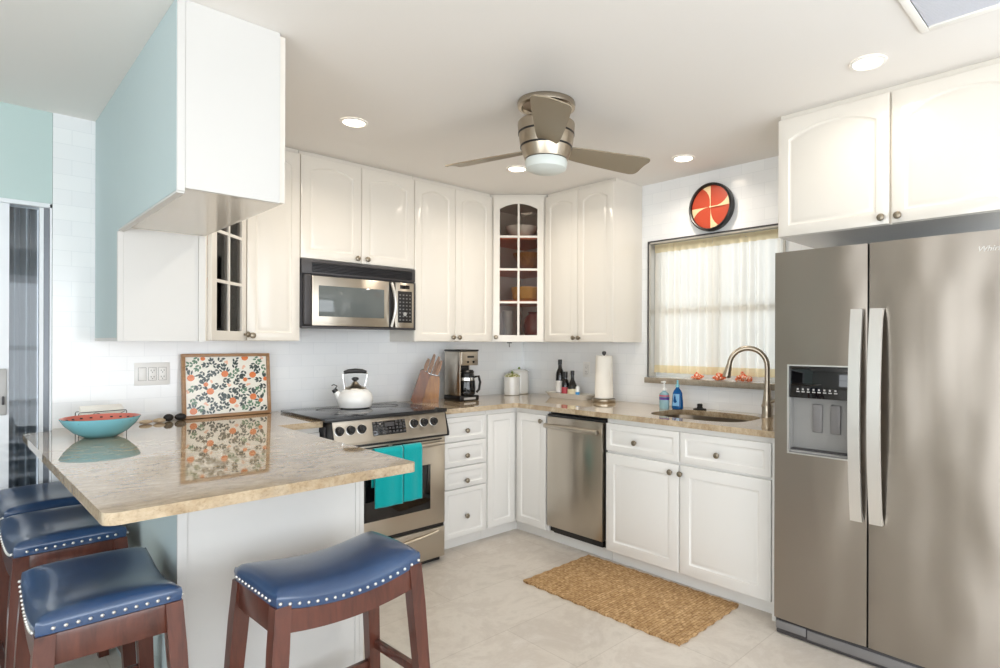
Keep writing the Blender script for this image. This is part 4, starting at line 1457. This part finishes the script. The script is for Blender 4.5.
# ------------------------------------------------------------------ rug
b = MB()
rw, rl_ = .57, 1.045
nx, ny = 38, 70
def rugz(u, v_):
    return .011 + .0016 * sin(u * rw / .017 * pi) * sin(v_ * rl_ / .034 * pi * 2 + (int(u * rw / .017) % 2) * pi)
def edge(u, v_):
    return .004 * sin(v_ * 70) * (1 if u in (0, 1) else 0), .004 * sin(u * 45) * (1 if v_ in (0, 1) else 0)
b.sheet(lambda u, v_: ((u - .5) * rw + edge(u, v_)[0], (v_ - .5) * rl_ + edge(u, v_)[1], rugz(u, v_)), nx, ny)
b.sheet(lambda u, v_: ((u - .5) * rw + edge(u, v_)[0], (v_ - .5) * rl_ + edge(u, v_)[1], .001), nx, ny)
bm = b.bm
bmesh.ops.bridge_loops(bm, edges=[e for e in bm.edges if e.is_boundary])
rug = b.done('jute_rug', 'jute', None, (-.888, -1.84, 0), smooth=60)
rug.rotation_euler = (0, 0, .012)
tag(rug, 'rectangular woven jute rug on the tile floor in front of the sink cabinet', 'rug')

# ------------------------------------------------------------------ stools
SEAT = .668
def make_stool(label, loc, rz):
    t = thing('bar_stool', label, 'stool', loc, rz, 'navy saddle stools around the peninsula')
    hx, hy = .237, .160
    def sad(x):
        return .038 * (x / hx) ** 2
    b = MB()
    n, q = 28, 20
    def top(u, v_):
        X, Y = (u * 2 - 1), (v_ * 2 - 1)
        p = 6
        k = (1 - min(abs(X), 1) ** p) * (1 - min(abs(Y), 1) ** p)
        x, y = X * hx, Y * hy
        # round the plan corners a little
        c = max(0, abs(X) + abs(Y) - 1.75) * .09
        x -= c * hx * (1 if X > 0 else -1); y -= c * hy * (1 if Y > 0 else -1)
        return (x, y, SEAT - .036 + sad(x) + .026 * (k ** .45) + .016 * (1 - Y * Y) * (1 - X ** 4))
    g = [[b.bm.verts.new(top(i / n, j / q)) for j in range(q + 1)] for i in range(n + 1)]
    for i in range(n):
        b.bridge(g[i], g[i + 1], False)
    rim = [g[i][0] for i in range(n + 1)] + [g[n][j] for j in range(1, q + 1)] + [g[i][q] for i in range(n - 1, -1, -1)] + [g[0][j] for j in range(q - 1, 0, -1)]
    mid = b.ring([(v_.co.x * 1.012, v_.co.y * 1.012, v_.co.z - .012) for v_ in rim])
    low = b.ring([(v_.co.x, v_.co.y, v_.co.z - .036) for v_ in rim])
    inn = b.ring([(v_.co.x * .9, v_.co.y * .9, v_.co.z - .034) for v_ in rim])
    b.bridge(rim, mid); b.bridge(mid, low); b.bridge(low, inn); b.cap(inn)
    st = b.done('seat', 'leather', t, smooth=60)
    # nailhead trim
    def nail(b, x, y, z, nx_, ny_):
        b.sphere((x + nx_ * .0005, y + ny_ * .0005, z), .005, 8, 6)
    for s in (-1, 1):
        K = 18; b = MB()
        for i in range(K):
            x = -hx + .012 + (2 * hx - .024) * i / (K - 1)
            nail(b, x, s * (hy + .0012), SEAT - .058 + sad(x), 0, s)
        b.done('nailhead_trim', 'steel_bright', st)
        K = 13; b = MB()
        for i in range(1, K - 1):
            y = -hy + .012 + (2 * hy - .024) * i / (K - 1)
            nail(b, s * (hx + .001), y, SEAT - .058 + sad(hx), s, 0)
        b.done('nailhead_trim', 'steel_bright', st)
    # aprons following the saddle curve
    def apron_long(s):
        b = MB(); pts = []
        N = 14
        for i in range(N + 1):
            x = -hx + .012 + (2 * hx - .024) * i / N
            pts.append((x, SEAT - .074 + sad(x)))
        lo = []
        for i in range(N, -1, -1):
            x = -hx + .012 + (2 * hx - .024) * i / N
            e = max(0, abs(x) - hx + .06) / .05
            lo.append((x, SEAT - .135 + sad(x) * .75 - (0.0 if e <= 0 else 0.0)))
        y0 = s * (hy - .003); y1 = s * (hy - .026)
        b.prism(pts + lo, y0, y1, 'y')
        return b.done('apron', 'stoolwood', t)
    apron_long(-1); apron_long(1)
    for s in (-1, 1):
        MB().box((s * (hx - .004), -hy + .031, SEAT - .118), (s * (hx - .026), hy - .031, SEAT - .037), .002).done('apron', 'stoolwood', t)
    # splayed legs
    for sx in (-1, 1):
        for sy in (-1, 1):
            b = MB()
            def sq(cx_, cy_, z, a, c_):
                return b.ring([(cx_ - a, cy_ - c_, z), (cx_ + a, cy_ - c_, z), (cx_ + a, cy_ + c_, z), (cx_ - a, cy_ + c_, z)])
            zt = SEAT - .036
            tx, ty = sx * (hx - .0215), sy * (hy - .0215)
            bx_, by_ = sx * (hx + .022), sy * (hy + .012)
            r = [sq(bx_, by_, 0, .018, .018), sq(tx + (bx_ - tx) * .22, ty + (by_ - ty) * .22, zt - .13, .0235, .022), sq(tx, ty, zt, .0225, .021)]
            for a_, c_ in zip(r, r[1:]):
                b.bridge(a_, c_)
            b.cap(r[0]); b.cap(r[-1])
            b.done('leg', 'stoolwood', t, smooth=20)
    for s in (-1, 1):
        f_ = 1 - .16 / SEAT
        x = hx - .0215 + (.0435) * f_; y = hy - .0215 + .0335 * f_
        MB().box((-x + .02, s * y - .01, .165), (x - .02, s * y + .01, .195), .002).done('stretcher', 'stoolwood', t)
        MB().box((s * x - .01, -y + .02, .24), (s * x + .01, y - .02, .27), .002).done('stretcher', 'stoolwood', t)
    return t


s0 = make_stool('navy leather saddle stool standing alone at the near end of the peninsula', (-2.60, -1.975, 0), .04)
dup(s0, (-3.150, -1.65, 0), pi / 2 - .005, 'navy saddle stool closest to the camera in the row along the peninsula side')
dup(s0, (-3.158, -.87, 0), pi / 2 + .03, 'navy saddle stool in the middle of the row along the peninsula side')
dup(s0, (-3.16, -.275, 0), pi / 2 + .05, 'navy saddle stool at the wall end of the row, mostly hidden')
